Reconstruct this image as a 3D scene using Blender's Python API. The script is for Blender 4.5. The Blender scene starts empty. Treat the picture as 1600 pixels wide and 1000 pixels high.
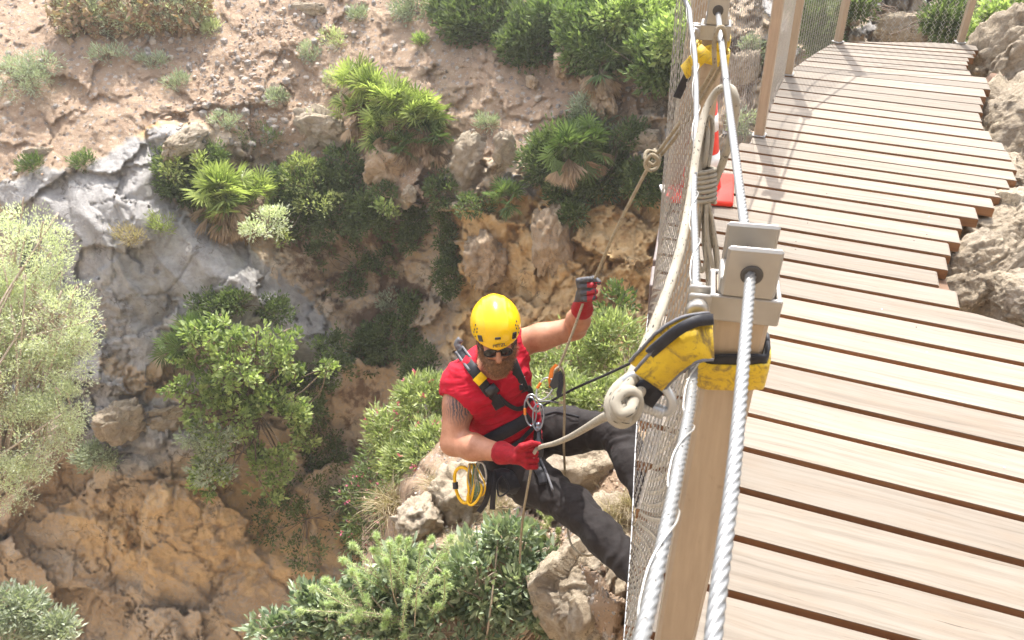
import bpy, math
import numpy as np
from mathutils import Matrix

# ------------------------------------------------------------------ camera
F = 1155.0
N_ = np.array([110/F, -1600/F, -1.0]); N_ /= np.linalg.norm(N_)
UPc = -N_
FWc = np.array([0, 0, -1.0]); FWc = FWc - FWc.dot(UPc)*UPc; FWc /= np.linalg.norm(FWc)
RTc = np.cross(FWc, UPc)
R = np.array([RTc, FWc, UPc])           # camera vector -> world vector
CAM = np.array([0, 0, 1.56])            # eye 1.56 m above the deck
def P(px, py, dep):
    """point of the place seen at (px, py) of the 1600x1000 photo at a depth in metres"""
    px = np.asarray(px, float); py = np.asarray(py, float)
    d = np.stack([(px-800)/F, -(py-500)/F, -np.ones_like(px)], -1)
    return CAM + (d*np.asarray(dep, float)[..., None]) @ R.T
def PZ(px, py, z):
    d = R @ np.array([(px-800)/F, -(py-500)/F, -1.0])
    return CAM + d*(z-CAM[2])/d[2]
def proj(p):
    c = (np.asarray(p)-CAM) @ R
    return np.stack([800+F*c[..., 0]/-c[..., 2], 500-F*c[..., 1]/-c[..., 2], -c[..., 2]], -1)
S = bpy.context.scene
cam = bpy.data.cameras.new('camera'); camo = bpy.data.objects.new('camera', cam)
S.collection.objects.link(camo); S.camera = camo
mw = np.eye(4); mw[:3, :3] = R; mw[:3, 3] = CAM
camo.matrix_world = Matrix(mw.tolist())
cam.sensor_width = 36; cam.lens = 36*F/1600
cam.clip_start = 0.02; cam.clip_end = 500
cam.dof.use_dof = True; cam.dof.focus_distance = 3.2; cam.dof.aperture_fstop = 16
# ------------------------------------------------------------------ light
SUN_EL, SUN_AZ = math.radians(58), math.radians(11)     # azimuth from +Y towards +X
sd = np.array([math.sin(SUN_AZ)*math.cos(SUN_EL), math.cos(SUN_AZ)*math.cos(SUN_EL), math.sin(SUN_EL)])
w = bpy.data.worlds.new('World'); S.world = w; w.use_nodes = True
nt = w.node_tree; bg = nt.nodes['Background']
sky = nt.nodes.new('ShaderNodeTexSky'); sky.sky_type = 'NISHITA'; sky.sun_disc = False
sky.sun_elevation = SUN_EL; sky.sun_rotation = SUN_AZ; sky.dust_density = 3.0; sky.air_density = 1.0; sky.ozone_density=0.6
hs = nt.nodes.new('ShaderNodeHueSaturation'); hs.inputs['Saturation'].default_value = .5; nt.links.new(sky.outputs[0], hs.inputs['Color']); nt.links.new(hs.outputs[0], bg.inputs[0]); bg.inputs[1].default_value = 0.15
sl = bpy.data.lights.new('sun', 'SUN'); sl.energy = 2.2; sl.angle = math.radians(0.5); sl.color = (1, 0.965, 0.91)
so = bpy.data.objects.new('sun', sl); S.collection.objects.link(so)
from mathutils import Vector
so.rotation_euler = Vector(sd.tolist()).to_track_quat('Z', 'Y').to_euler()
S.view_settings.view_transform = 'Standard'; S.view_settings.look = 'None'
HAZE = 0.0020
S.view_settings.exposure = 1.86; S.view_settings.gamma = 1.0
S.render.engine = 'CYCLES'; S.cycles.max_bounces = 8; S.cycles.diffuse_bounces = 5
S.cycles.transparent_max_bounces = 8; S.cycles.use_denoising = True

# ------------------------------------------------------------------ helpers
rng = np.random.default_rng(7)
def tag(o, label=None, cat=None, group=None, kind=None):
    for k, v in (('label', label), ('category', cat), ('group', group), ('kind', kind)):
        if v: o[k] = v
    return o
def empty(name, loc, label, cat, group=None):
    o = bpy.data.objects.new(name, None); S.collection.objects.link(o)
    o.location = [float(v) for v in loc]; o.empty_display_size = 0.1
    bpy.context.view_layer.update()
    return tag(o, label, cat, group)
WL = {}
def link(name, me, parent=None):
    o = bpy.data.objects.new(name, me); S.collection.objects.link(o)
    if parent is not None:
        o.parent = parent
        q = WL.get(parent.name, None) if parent.type != 'EMPTY' else np.array(parent.location)
        if q is None: q = np.zeros(3)
        o.matrix_parent_inverse = Matrix.Translation([-float(x) for x in q])
    return o
def mesh(name, v, f, mat, parent=None, smooth=True, uv=None, col=None, tint=None, mi=None):
    """v (n,3) world coords; f list of polygons or an (m,k) int array"""
    v = np.array(v, np.float64); org = None
    if parent is None:
        org = (v.min(0)+v.max(0))/2; org[2] = v[:, 2].min(); v = v-org
    v = v.astype(np.float32)
    me = bpy.data.meshes.new(name)
    if isinstance(f, np.ndarray):
        m, k = f.shape; loops = f.ravel().astype(np.int32)
        starts = np.arange(0, m*k, k, dtype=np.int32); tot = np.full(m, k, np.int32)
    else:
        tot = np.array([len(q) for q in f], np.int32); loops = np.concatenate([np.asarray(q, np.int32) for q in f])
        starts = np.concatenate([[0], np.cumsum(tot)[:-1]]).astype(np.int32); m = len(f)
    me.vertices.add(len(v)); me.vertices.foreach_set('co', v.ravel())
    me.loops.add(len(loops)); me.loops.foreach_set('vertex_index', loops)
    me.polygons.add(m); me.polygons.foreach_set('loop_start', starts); me.polygons.foreach_set('loop_total', tot)
    me.update(calc_edges=True); me.validate()
    me.polygons.foreach_set('use_smooth', np.full(len(me.polygons), smooth))
    mats = mat if isinstance(mat, (list, tuple)) else [mat]
    for q in mats: me.materials.append(q)
    if mi is not None: me.polygons.foreach_set('material_index', np.asarray(mi, np.int32))
    if uv is not None:
        l = me.uv_layers.new(name='UVMap'); l.data.foreach_set('uv', np.asarray(uv, np.float32)[loops].ravel())
    if col is not None:
        a = me.color_attributes.new('mask', 'FLOAT_COLOR', 'POINT')
        c = np.zeros((len(v), 4), np.float32); c[:, :col.shape[1]] = col; a.data.foreach_set('color', c.ravel())
    if tint is not None:
        a = me.attributes.new('tint', 'FLOAT', 'POINT'); a.data.foreach_set('value', np.asarray(tint, np.float32))
    me.update()
    o = link(name, me, parent)
    if org is not None: o.location = [float(q) for q in org]; WL[o.name] = org
    return o
class B:
    """collects shapes into one mesh"""
    def __init__(s): s.v = []; s.f = []; s.n = 0; s.uv = []; s.hasuv = False
    def add(s, v, f, uv=None):
        v = np.asarray(v, float); s.v.append(v)
        s.f += [tuple(int(i)+s.n for i in q) for q in f]; s.n += len(v)
        s.uv.append(np.zeros((len(v), 2)) if uv is None else np.asarray(uv)); return s
    def build(s, name, mat, parent=None, smooth=True, uv=False, mi=None):
        return mesh(name, np.concatenate(s.v), s.f, mat, parent, smooth, uv=np.concatenate(s.uv) if uv else None, mi=mi)
def unit(a):
    a = np.asarray(a, float); return a/(np.linalg.norm(a, axis=-1, keepdims=True)+1e-12)
def smooth_path(pts, n=8, closed=False):
    """Catmull-Rom through the points; works for any number of columns"""
    p = np.asarray(pts, float)
    q = np.concatenate([[p[-1]], p, p[:2]]) if closed else np.concatenate([[2*p[0]-p[1]], p, [2*p[-1]-p[-2]]])
    out = []; t = np.linspace(0, 1, n, endpoint=False)[:, None]
    for i in range(len(q)-3):
        a, b, c, d = q[i:i+4]
        out.append(0.5*((2*b)+(c-a)*t+(2*a-5*b+4*c-d)*t*t+(3*b-a-3*c+d)*t**3))
    out = np.concatenate(out)
    return out if closed else np.concatenate([out, p[-1:]])
def resample(p, step):
    s = np.concatenate([[0], np.cumsum(np.linalg.norm(np.diff(p[:, :3], axis=0), axis=1))])
    n = max(2, int(s[-1]/step)+1); t = np.linspace(0, s[-1], n)
    return np.stack([np.interp(t, s, p[:, k]) for k in range(p.shape[1])], 1)
def frames(p):
    t = unit(np.gradient(p, axis=0)); n = np.zeros_like(t)
    a = np.array([0, 0, 1.0]) if abs(t[0][2]) < 0.9 else np.array([1.0, 0, 0])
    n[0] = unit(np.cross(t[0], a))
    for i in range(1, len(p)):
        q = n[i-1]-n[i-1].dot(t[i])*t[i]; n[i] = q/(np.linalg.norm(q)+1e-12)
    return t, n, np.cross(t, n)
def tube_arr(p, r, k=8, closed=False, lobes=0, pitch=0.08, amp=0.18):
    p = np.asarray(p, float); n = len(p)
    r = np.full(n, r) if np.isscalar(r) else np.asarray(r)
    t, a, b = frames(p)
    th = np.linspace(0, 2*np.pi, k, endpoint=False)[None, :]
    rr = r[:, None]*np.ones((1, k))
    if lobes:
        s = np.concatenate([[0], np.cumsum(np.linalg.norm(np.diff(p, axis=0), axis=1))])[:, None]
        rr = rr*(1-amp+amp*np.abs(np.cos(lobes/2*(th-2*np.pi*s/pitch))) ** 0.7)
    v = p[:, None]+a[:, None]*(np.cos(th)*rr)[..., None]+b[:, None]*(np.sin(th)*rr)[..., None]
    i = np.arange(n if closed else n-1)[:, None]; j = np.arange(k)[None, :]
    i2 = (i+1) % n; j2 = (j+1) % k
    f = np.stack([i*k+j, i*k+j2, i2*k+j2, i2*k+j], -1).reshape(-1, 4)
    f = [tuple(q) for q in f.tolist()]
    if not closed: f += [tuple(range(k))[::-1], tuple((n-1)*k+x for x in range(k))]
    s = np.concatenate([[0], np.cumsum(np.linalg.norm(np.diff(p, axis=0), axis=1))])[:, None]
    uv = np.stack([s*np.ones((1, k)), np.ones((n, 1))*np.abs(th/np.pi-1)*0.05], -1).reshape(-1, 2)
    return v.reshape(-1, 3), f, uv
def box_arr(c, ax, size, bev=0.0):
    """chamfered box: c centre, ax 3x3 rows = axes, size full sizes"""
    hx, hy, hz = np.asarray(size)/2; bv = min(bev, hx*.9, hy*.9, hz*.9)
    ax = np.asarray(ax, float); c = np.asarray(c, float)
    if bv <= 0:
        q = np.array([[x, y, z] for z in (-hz, hz) for y in (-hy, hy) for x in (-hx, hx)])
        f = [(0, 2, 3, 1), (4, 5, 7, 6), (0, 1, 5, 4), (2, 6, 7, 3), (0, 4, 6, 2), (1, 3, 7, 5)]
        return c+q@ax, f
    v = []; ids = {}
    for sx in (-1, 1):
        for sy in (-1, 1):
            for sz in (-1, 1):
                for k, q in enumerate(((hx, hy-bv, hz-bv), (hx-bv, hy, hz-bv), (hx-bv, hy-bv, hz))):
                    ids[(sx, sy, sz, k)] = len(v); v.append((sx*q[0], sy*q[1], sz*q[2]))
    f = []
    g = lambda a, b_, c_, k: ids[(a, b_, c_, k)]
    for s in (-1, 1):
        q = [g(s, -1, -1, 0), g(s, 1, -1, 0), g(s, 1, 1, 0), g(s, -1, 1, 0)]; f.append(q if s > 0 else q[::-1])
        q = [g(-1, s, -1, 1), g(-1, s, 1, 1), g(1, s, 1, 1), g(1, s, -1, 1)]; f.append(q if s > 0 else q[::-1])
        q = [g(-1, -1, s, 2), g(1, -1, s, 2), g(1, 1, s, 2), g(-1, 1, s, 2)]; f.append(q if s > 0 else q[::-1])
    for a in (-1, 1):
        for b_ in (-1, 1):
            q = [g(a, b_, -1, 0), g(a, b_, -1, 1), g(a, b_, 1, 1), g(a, b_, 1, 0)]; f.append(q if a*b_ > 0 else q[::-1])
            q = [g(a, -1, b_, 0), g(a, 1, b_, 0), g(a, 1, b_, 2), g(a, -1, b_, 2)]; f.append(q if a*b_ > 0 else q[::-1])
            q = [g(-1, a, b_, 1), g(-1, a, b_, 2), g(1, a, b_, 2), g(1, a, b_, 1)]; f.append(q if a*b_ > 0 else q[::-1])
            for d in (-1, 1):
                q = [g(a, b_, d, 0), g(a, b_, d, 1), g(a, b_, d, 2)]; f.append(q if a*b_*d > 0 else q[::-1])
    return c+np.array(v)@ax, f
def ribbon_arr(p, wd, wid, th):
    """flat strap: path p, width direction wd (per point or one), width, thickness"""
    p = np.asarray(p, float); n = len(p); wd = unit(np.broadcast_to(np.asarray(wd, float), p.shape))
    t = unit(np.gradient(p, axis=0)); nn = unit(np.cross(t, wd)); wid = np.broadcast_to(wid, (n,))[:, None]
    prof = [(-.5, 0), (-.46, .5), (-.2, .56), (.2, .56), (.46, .5), (.5, 0), (.46, -.5), (-.46, -.5)]
    v = np.stack([p+wd*wid*a+nn*th*b for a, b in prof], 1); k = len(prof)
    f = [(i*k+j, i*k+(j+1) % k, (i+1)*k+(j+1) % k, (i+1)*k+j) for i in range(n-1) for j in range(k)]
    f += [tuple(range(k))[::-1], tuple((n-1)*k+x for x in range(k))]
    s = np.concatenate([[0], np.cumsum(np.linalg.norm(np.diff(p, axis=0), axis=1))])
    uv = np.stack([np.repeat(s, k), np.tile([q[0]*float(wid[0,0]) for q in prof], n)], 1)
    return v.reshape(-1, 3), f, uv
def lathe_arr(prof, c, axis, k=24):
    axis = unit(axis); a = unit(np.cross(axis, [0.3, 0.9, 0.2])); b = np.cross(axis, a)
    th = np.linspace(0, 2*np.pi, k, endpoint=False)
    v = np.concatenate([np.asarray(c)+axis*h+r*(np.cos(th)[:, None]*a+np.sin(th)[:, None]*b) for r, h in prof])
    n = len(prof)
    f = [(i*k+j, i*k+(j+1) % k, (i+1)*k+(j+1) % k, (i+1)*k+j) for i in range(n-1) for j in range(k)]
    f += [tuple(range(k))[::-1], tuple((n-1)*k+x for x in range(k))]
    return v, f
# noise ------------------------------------------------------------
def _h(i, j, k, s):
    n = (i*374761393+j*668265263+k*2147483647+s*1274126177) & 0xffffffff
    n = ((n ^ (n >> 13))*1274126177) & 0xffffffff
    n = ((n ^ (n >> 16))*2246822519) & 0xffffffff
    return ((n ^ (n >> 15)) & 0xffffff)/float(0xffffff)
def vnoise(p, s=0):
    p = np.asarray(p); i = np.floor(p).astype(np.int64); f = p-i; u = f*f*f*(f*(f*6-15)+10)
    r = 0
    for a in (0, 1):
        for b in (0, 1):
            for c in (0, 1):
                wgt = (u[..., 0] if a else 1-u[..., 0])*(u[..., 1] if b else 1-u[..., 1])*(u[..., 2] if c else 1-u[..., 2])
                r = r+wgt*_h(i[..., 0]+a, i[..., 1]+b, i[..., 2]+c, s)
    return r*2-1
def fbm(p, o=5, s=0, g=0.5, ridge=False):
    r = 0; a = 1; t = 0
    for k in range(o):
        n = vnoise(p*(2.03**k)+k*17.3, s+k)
        r = r+a*((1-2*np.abs(n)) if ridge else n); t += a; a *= g
    return r/t
def worley(p, s=0):
    """distance to nearest and second nearest cell point"""
    i = np.floor(p).astype(np.int64); d1 = np.full(p.shape[:-1], 9.0); d2 = d1.copy()
    for a in (-1, 0, 1):
        for b in (-1, 0, 1):
            for c in (-1, 0, 1):
                q = i+np.array([a, b, c])
                o = np.stack([_h(q[..., 0], q[..., 1], q[..., 2], s+m) for m in (1, 2, 3)], -1)
                d = np.linalg.norm(q+o-p, axis=-1)
                d2 = np.minimum(np.maximum(d1, d), d2); d1 = np.minimum(d1, d)
    return d1, d2
def facets(p, s=0, hs=.12, gs=.35):
    """broken rock: every cell of a Voronoi pattern is a plane with its own tilt and height"""
    i = np.floor(p).astype(np.int64); d1 = np.full(p.shape[:-1], 9.0); out = np.zeros(p.shape[:-1])
    for a in (-1, 0, 1):
        for b in (-1, 0, 1):
            for c in (-1, 0, 1):
                q = i+np.array([a, b, c]); o = np.stack([_h(q[..., 0], q[..., 1], q[..., 2], s+m) for m in (1, 2, 3)], -1)
                e = p-(q+o); d = np.linalg.norm(e, axis=-1); g = np.stack([_h(q[..., 0], q[..., 1], q[..., 2], s+m)*2-1 for m in (4, 5, 6)], -1)
                val = gs*(e*g).sum(-1)+hs*(_h(q[..., 0], q[..., 1], q[..., 2], s+7)*2-1); m_ = d < d1; out = np.where(m_, val, out); d1 = np.where(m_, d, d1)
    return out
# materials --------------------------------------------------------
def mat(name, col=(.5, .5, .5), rough=.6, metal=0, spec=.5):
    m = bpy.data.materials.new(name); m.use_nodes = True; b = m.node_tree.nodes['Principled BSDF']
    b.inputs['Base Color'].default_value = (*col, 1); b.inputs['Roughness'].default_value = rough
    b.inputs['Metallic'].default_value = metal; b.inputs['Specular IOR Level'].default_value = spec
    return m, m.node_tree, b
def nd(t, typ, **kw):
    n = t.nodes.new(typ)
    for k, v in kw.items():
        if k in n.inputs: n.inputs[k].default_value = v
        else: setattr(n, k, v)
    return n
def L(t, a, b): t.links.new(a, b)
def ramp(t, fac, stops, interp='LINEAR'):
    n = t.nodes.new('ShaderNodeValToRGB'); n.color_ramp.interpolation = interp; e = n.color_ramp.elements
    while len(e) < len(stops): e.new(0.5)
    for q, (pos, c) in zip(e, stops):
        q.position = pos; q.color = (*(c if hasattr(c, '__len__') else (c, c, c)), 1)
    L(t, fac, n.inputs[0]); return n.outputs[0]
def mix(t, fac, a, b, mode='MIX'):
    n = t.nodes.new('ShaderNodeMix'); n.data_type = 'RGBA'; n.blend_type = mode
    for s, x in ((n.inputs[0], fac), (n.inputs[6], a), (n.inputs[7], b)):
        if hasattr(x, 'links') or isinstance(x, bpy.types.NodeSocket): L(t, x, s)
        else: s.default_value = x if not hasattr(x, '__len__') else (*x, 1)
    return n.outputs[2]
def noise(t, scale, detail=6, rough=.55, vec=None, dist=0):
    n = nd(t, 'ShaderNodeTexNoise', Scale=scale, Detail=detail, Roughness=rough, Distortion=dist)
    if vec is not None: L(t, vec, n.inputs['Vector'])
    return n.outputs['Fac']
def bump(t, b, h, strength, dist, prev=None):
    n = nd(t, 'ShaderNodeBump', Strength=strength, Distance=dist); L(t, h, n.inputs['Height'])
    if prev is not None: L(t, prev, n.inputs['Normal'])
    L(t, n.outputs[0], b.inputs['Normal']); return n.outputs[0]
def simple(name, col, rough=.6, metal=0, var=.15, scale=30, bmp=0.0, bs=200):
    m, t, b = mat(name, col, rough, metal)
    tc = nd(t, 'ShaderNodeTexCoord').outputs['Object']
    f = noise(t, scale, vec=tc)
    c = np.array(col)
    L(t, ramp(t, f, [(.3, tuple(c*(1-var))), (.7, tuple(np.minimum(c*(1+var), 1)))]), b.inputs['Base Color'])
    if bmp: bump(t, b, noise(t, bs, vec=tc), bmp, .002)
    return m
# ------------------------------------------------------------------ rock materials
def rock_mat(name, scale=1.0, palette=None, use_mask=True, bstr=.6):
    m, t, b = mat(name, rough=.85, spec=.3)
    geo = nd(t, 'ShaderNodeNewGeometry').outputs['Position']
    mp = nd(t, 'ShaderNodeMapping'); mp.inputs['Scale'].default_value = (scale,)*3; L(t, geo, mp.inputs[0]); v = mp.outputs[0]
    n1 = noise(t, .9, 8, .6, v, .4); n2 = noise(t, 3.5, 8, .65, v, .3); n3 = noise(t, 14, 6, .7, v)
    pal = palette
    grey = ramp(t, n2, [(.3, pal[0]), (.5, pal[1]), (.72, pal[2])])
    och = ramp(t, n1, [(.32, pal[3]), (.5, pal[4]), (.68, pal[5])])
    och = mix(t, ramp(t, n3, [(.45, 0), (.7, 1)]), och, (*pal[6],), 'MIX')
    if use_mask:
        at = nd(t, 'ShaderNodeAttribute', attribute_name='mask')
        sp = nd(t, 'ShaderNodeSeparateColor'); L(t, at.outputs[0], sp.inputs[0])
        # rubble: small pale stones in pinkish soil
        vo = nd(t, 'ShaderNodeTexVoronoi', Scale=7.0, Randomness=1.0); L(t, v, vo.inputs['Vector'])
        vo2 = nd(t, 'ShaderNodeTexVoronoi', Scale=19.0); L(t, v, vo2.inputs['Vector'])
        stone = ramp(t, vo.outputs['Color'], [(.25, pal[7]), (.55, pal[8]), (.85, pal[9])])
        soil = ramp(t, n2, [(.35, pal[10]), (.65, pal[11])])
        keep = nd(t, 'ShaderNodeMath', operation='MULTIPLY'); L(t, ramp(t, vo.outputs['Distance'], [(.26, 1), (.36, 0)]), keep.inputs[0])
        L(t, ramp(t, n3, [(.42, 0), (.5, 1)]), keep.inputs[1])
        rub = mix(t, keep.outputs[0], soil, stone)
        rub = mix(t, ramp(t, vo2.outputs['Distance'], [(.12, .8), (.24, 0)]), rub, pal[9])
        def wob(sock, k):
            a = nd(t, 'ShaderNodeMath', operation='ADD'); L(t, sock, a.inputs[0])
            q = nd(t, 'ShaderNodeMath', operation='MULTIPLY_ADD'); L(t, n2, q.inputs[0]); q.inputs[1].default_value = k; q.inputs[2].default_value = -k/2
            L(t, q.outputs[0], a.inputs[1]); return ramp(t, a.outputs[0], [(.42, 0), (.58, 1)])
        och = mix(t, wob(at.outputs['Alpha'], .8), och, ramp(t, n2, [(.3, (.44, .26, .12)), (.5, (.60, .40, .19)), (.75, (.66, .51, .32))]))
        c = mix(t, wob(sp.outputs[0], .9), och, grey)
        c = mix(t, wob(sp.outputs[2], .7), c, rub)
        c = mix(t, wob(sp.outputs[1], .8), c, pal[12])      # soil patches on the ledge; painted shade in the gorge wall's recess
    else:
        c = mix(t, ramp(t, n1, [(.4, 0), (.6, 1)]), grey, och)
    mu = nd(t, 'ShaderNodeTexMusgrave') if hasattr(bpy.types, 'ShaderNodeTexMusgrave') else None
    # dark cracks
    vc = nd(t, 'ShaderNodeTexVoronoi', Scale=1.3, feature='DISTANCE_TO_EDGE')
    wv = nd(t, 'ShaderNodeVectorMath', operation='ADD'); L(t, v, wv.inputs[0])
    nn = nd(t, 'ShaderNodeTexNoise', Scale=2.5, Detail=5.0); L(t, v, nn.inputs['Vector']); L(t, nn.outputs['Color'], wv.inputs[1])
    L(t, wv.outputs[0], vc.inputs['Vector'])
    cr = ramp(t, vc.outputs['Distance'], [(0, 1), (.018, 0)])
    crk = nd(t, 'ShaderNodeMath', operation='MULTIPLY'); L(t, cr, crk.inputs[0]); L(t, ramp(t, n1, [(.5, 0), (.6, .7)]), crk.inputs[1])
    c = mix(t, crk.outputs[0], c, pal[13]); L(t, c, b.inputs['Base Color'])
    h = nd(t, 'ShaderNodeMath', operation='MULTIPLY_ADD'); L(t, n2, h.inputs[0]); h.inputs[1].default_value = 1.0; L(t, n3, h.inputs[2])
    h2 = nd(t, 'ShaderNodeMath', operation='SUBTRACT'); L(t, h.outputs[0], h2.inputs[0]); L(t, crk.outputs[0], h2.inputs[1])
    p = bump(t, b, h2.outputs[0], bstr, .10/scale)
    p = bump(t, b, noise(t, 11, 8, .75, v, .8), .7, .035/scale, p)
    bump(t, b, noise(t, 45, 6, .7, v), .6, .02/scale, p)
    return m
PAL = [(.25, .235, .22), (.37, .35, .33), (.50, .475, .445),          # grey limestone
       (.42, .295, .18), (.53, .40, .265), (.60, .50, .375), (.41, .365, .31),   # ochre wall
       (.22, .18, .155), (.33, .28, .24), (.50, .45, .39),          # loose stones
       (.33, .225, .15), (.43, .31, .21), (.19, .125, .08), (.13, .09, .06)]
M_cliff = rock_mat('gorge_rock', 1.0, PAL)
PAL2 = [(.25, .20, .145), (.38, .315, .235), (.49, .42, .33), (.35, .27, .175), (.44, .355, .25), (.49, .41, .30), (.29, .235, .165)]+PAL[7:]
M_boulder = rock_mat('pale_boulder_rock', 6.0, PAL2, False, .9)

# ------------------------------------------------------------------ far gorge wall
def rbf(cp):
    cp = np.asarray(cp, float); x = cp[:, :2]/500; n = len(x)
    ph = lambda r: np.where(r > 1e-9, r*r*np.log(r+1e-12), 0)
    A = ph(np.linalg.norm(x[:, None]-x[None], axis=-1))+np.eye(n)*1e-3
    Q = np.c_[np.ones(n), x]; Mx = np.block([[A, Q], [Q.T, np.zeros((3, 3))]])
    c = np.linalg.solve(Mx, np.r_[cp[:, 2], 0, 0, 0])
    def f(u, v):
        q = np.stack([u, v], -1)/500; r = c[n]+c[n+1]*q[..., 0]+c[n+2]*q[..., 1]
        for k in range(n): r = r+c[k]*ph(np.linalg.norm(q-x[k], axis=-1))
        return r
    return f
def pmask(u, v, poly, soft):
    """1 inside the polygon falling to 0 over soft"""
    p = np.asarray(poly, float); n = len(p); ins = np.zeros(u.shape, bool); d = np.full(u.shape, 1e9)
    for i in range(n):
        a, b = p[i], p[(i+1) % n]; e = b-a
        t = np.clip(((u-a[0])*e[0]+(v-a[1])*e[1])/(e@e), 0, 1)
        d = np.minimum(d, np.hypot(u-a[0]-t*e[0], v-a[1]-t*e[1]))
        c = ((a[1] > v) != (b[1] > v)) & (u < (b[0]-a[0])*(v-a[1])/(b[1]-a[1]+1e-9)+a[0]); ins ^= c
    s = np.where(ins, d, -d); x = np.clip(s/soft*.5+.5, 0, 1); return x*x*(3-2*x)
base = rbf([(-500, -350, 19), (500, -350, 18.5), (1000, -350, 16), (1500, -350, 11), (2200, -350, 9),
  (-500, 0, 16.6), (0, 0, 16.2), (500, 0, 16.0), (900, 0, 14.6), (1200, 0, 11.6), (1500, 0, 8.8), (2200, 0, 7.5),
  (0, 160, 15.1), (600, 160, 14.9), (900, 160, 13.6), (1200, 160, 11.2), (1600, 160, 8),
  (-500, 330, 15), (0, 330, 14.9), (300, 330, 14.6), (600, 330, 14.6), (900, 330, 13.3), (1200, 330, 10.8), (2200, 330, 8),
  (0, 500, 15.0), (350, 450, 14.6), (560, 450, 15.2), (850, 450, 13.2), (1100, 450, 11.4),
  (0, 650, 15.2), (350, 650, 15.0), (560, 650, 16.2), (900, 650, 13.6), (-500, 800, 16), (0, 900, 15.3), (350, 900, 15.6), (560, 900, 16.4), (900, 900, 14.5),
  (1200, 700, 12), (2200, 900, 10), (-500, 1350, 18), (400, 1350, 17.5), (1200, 1350, 16), (2200, 1350, 12)])
def axis_grid(lo, hi, a, b, step, big):
    return np.concatenate([np.arange(lo, a, big), np.arange(a, b, step), np.arange(b, hi+1, big)])
SLAB = [(20, 290), (120, 255), (190, 222), (240, 230), (265, 262), (262, 310), (300, 350), (350, 375), (410, 398), (462, 440), (505, 490), (540, 548),
        (525, 600), (450, 560), (380, 530), (300, 515), (270, 500), (235, 560), (150, 560), (110, 480), (60, 400)]
SLAB2 = [(240, 225), (260, 205), (320, 198), (342, 215), (330, 235), (270, 248)]
RUB = [(-600, 300), (40, 285), (120, 262), (200, 228), (250, 200), (340, 200), (420, 240), (470, 330), (540, 250), (690, 330), (700, 240), (830, 215), (900, 260), (1000, 200), (1100, 60), (1300, -500), (-600, -500)]
ORG = [(700, 330), (1050, 260), (1060, 560), (700, 560)]
DARK = [(250, 240), (400, 220), (560, 260), (690, 380), (700, 480), (660, 560), (600, 720), (620, 900), (520, 870), (480, 600), (540, 540), (420, 410), (300, 340)]  # recessed middle of the wall, its shade also put into the colour
ORG2 = [(60, 780), (300, 700), (560, 760), (640, 930), (420, 960), (100, 900)]
ORG3 = [(190, 150), (330, 70), (490, 90), (480, 170), (330, 200), (200, 240)]
LOWG = [(120, 560), (240, 640), (330, 700), (200, 730), (140, 700), (90, 640)]
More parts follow.
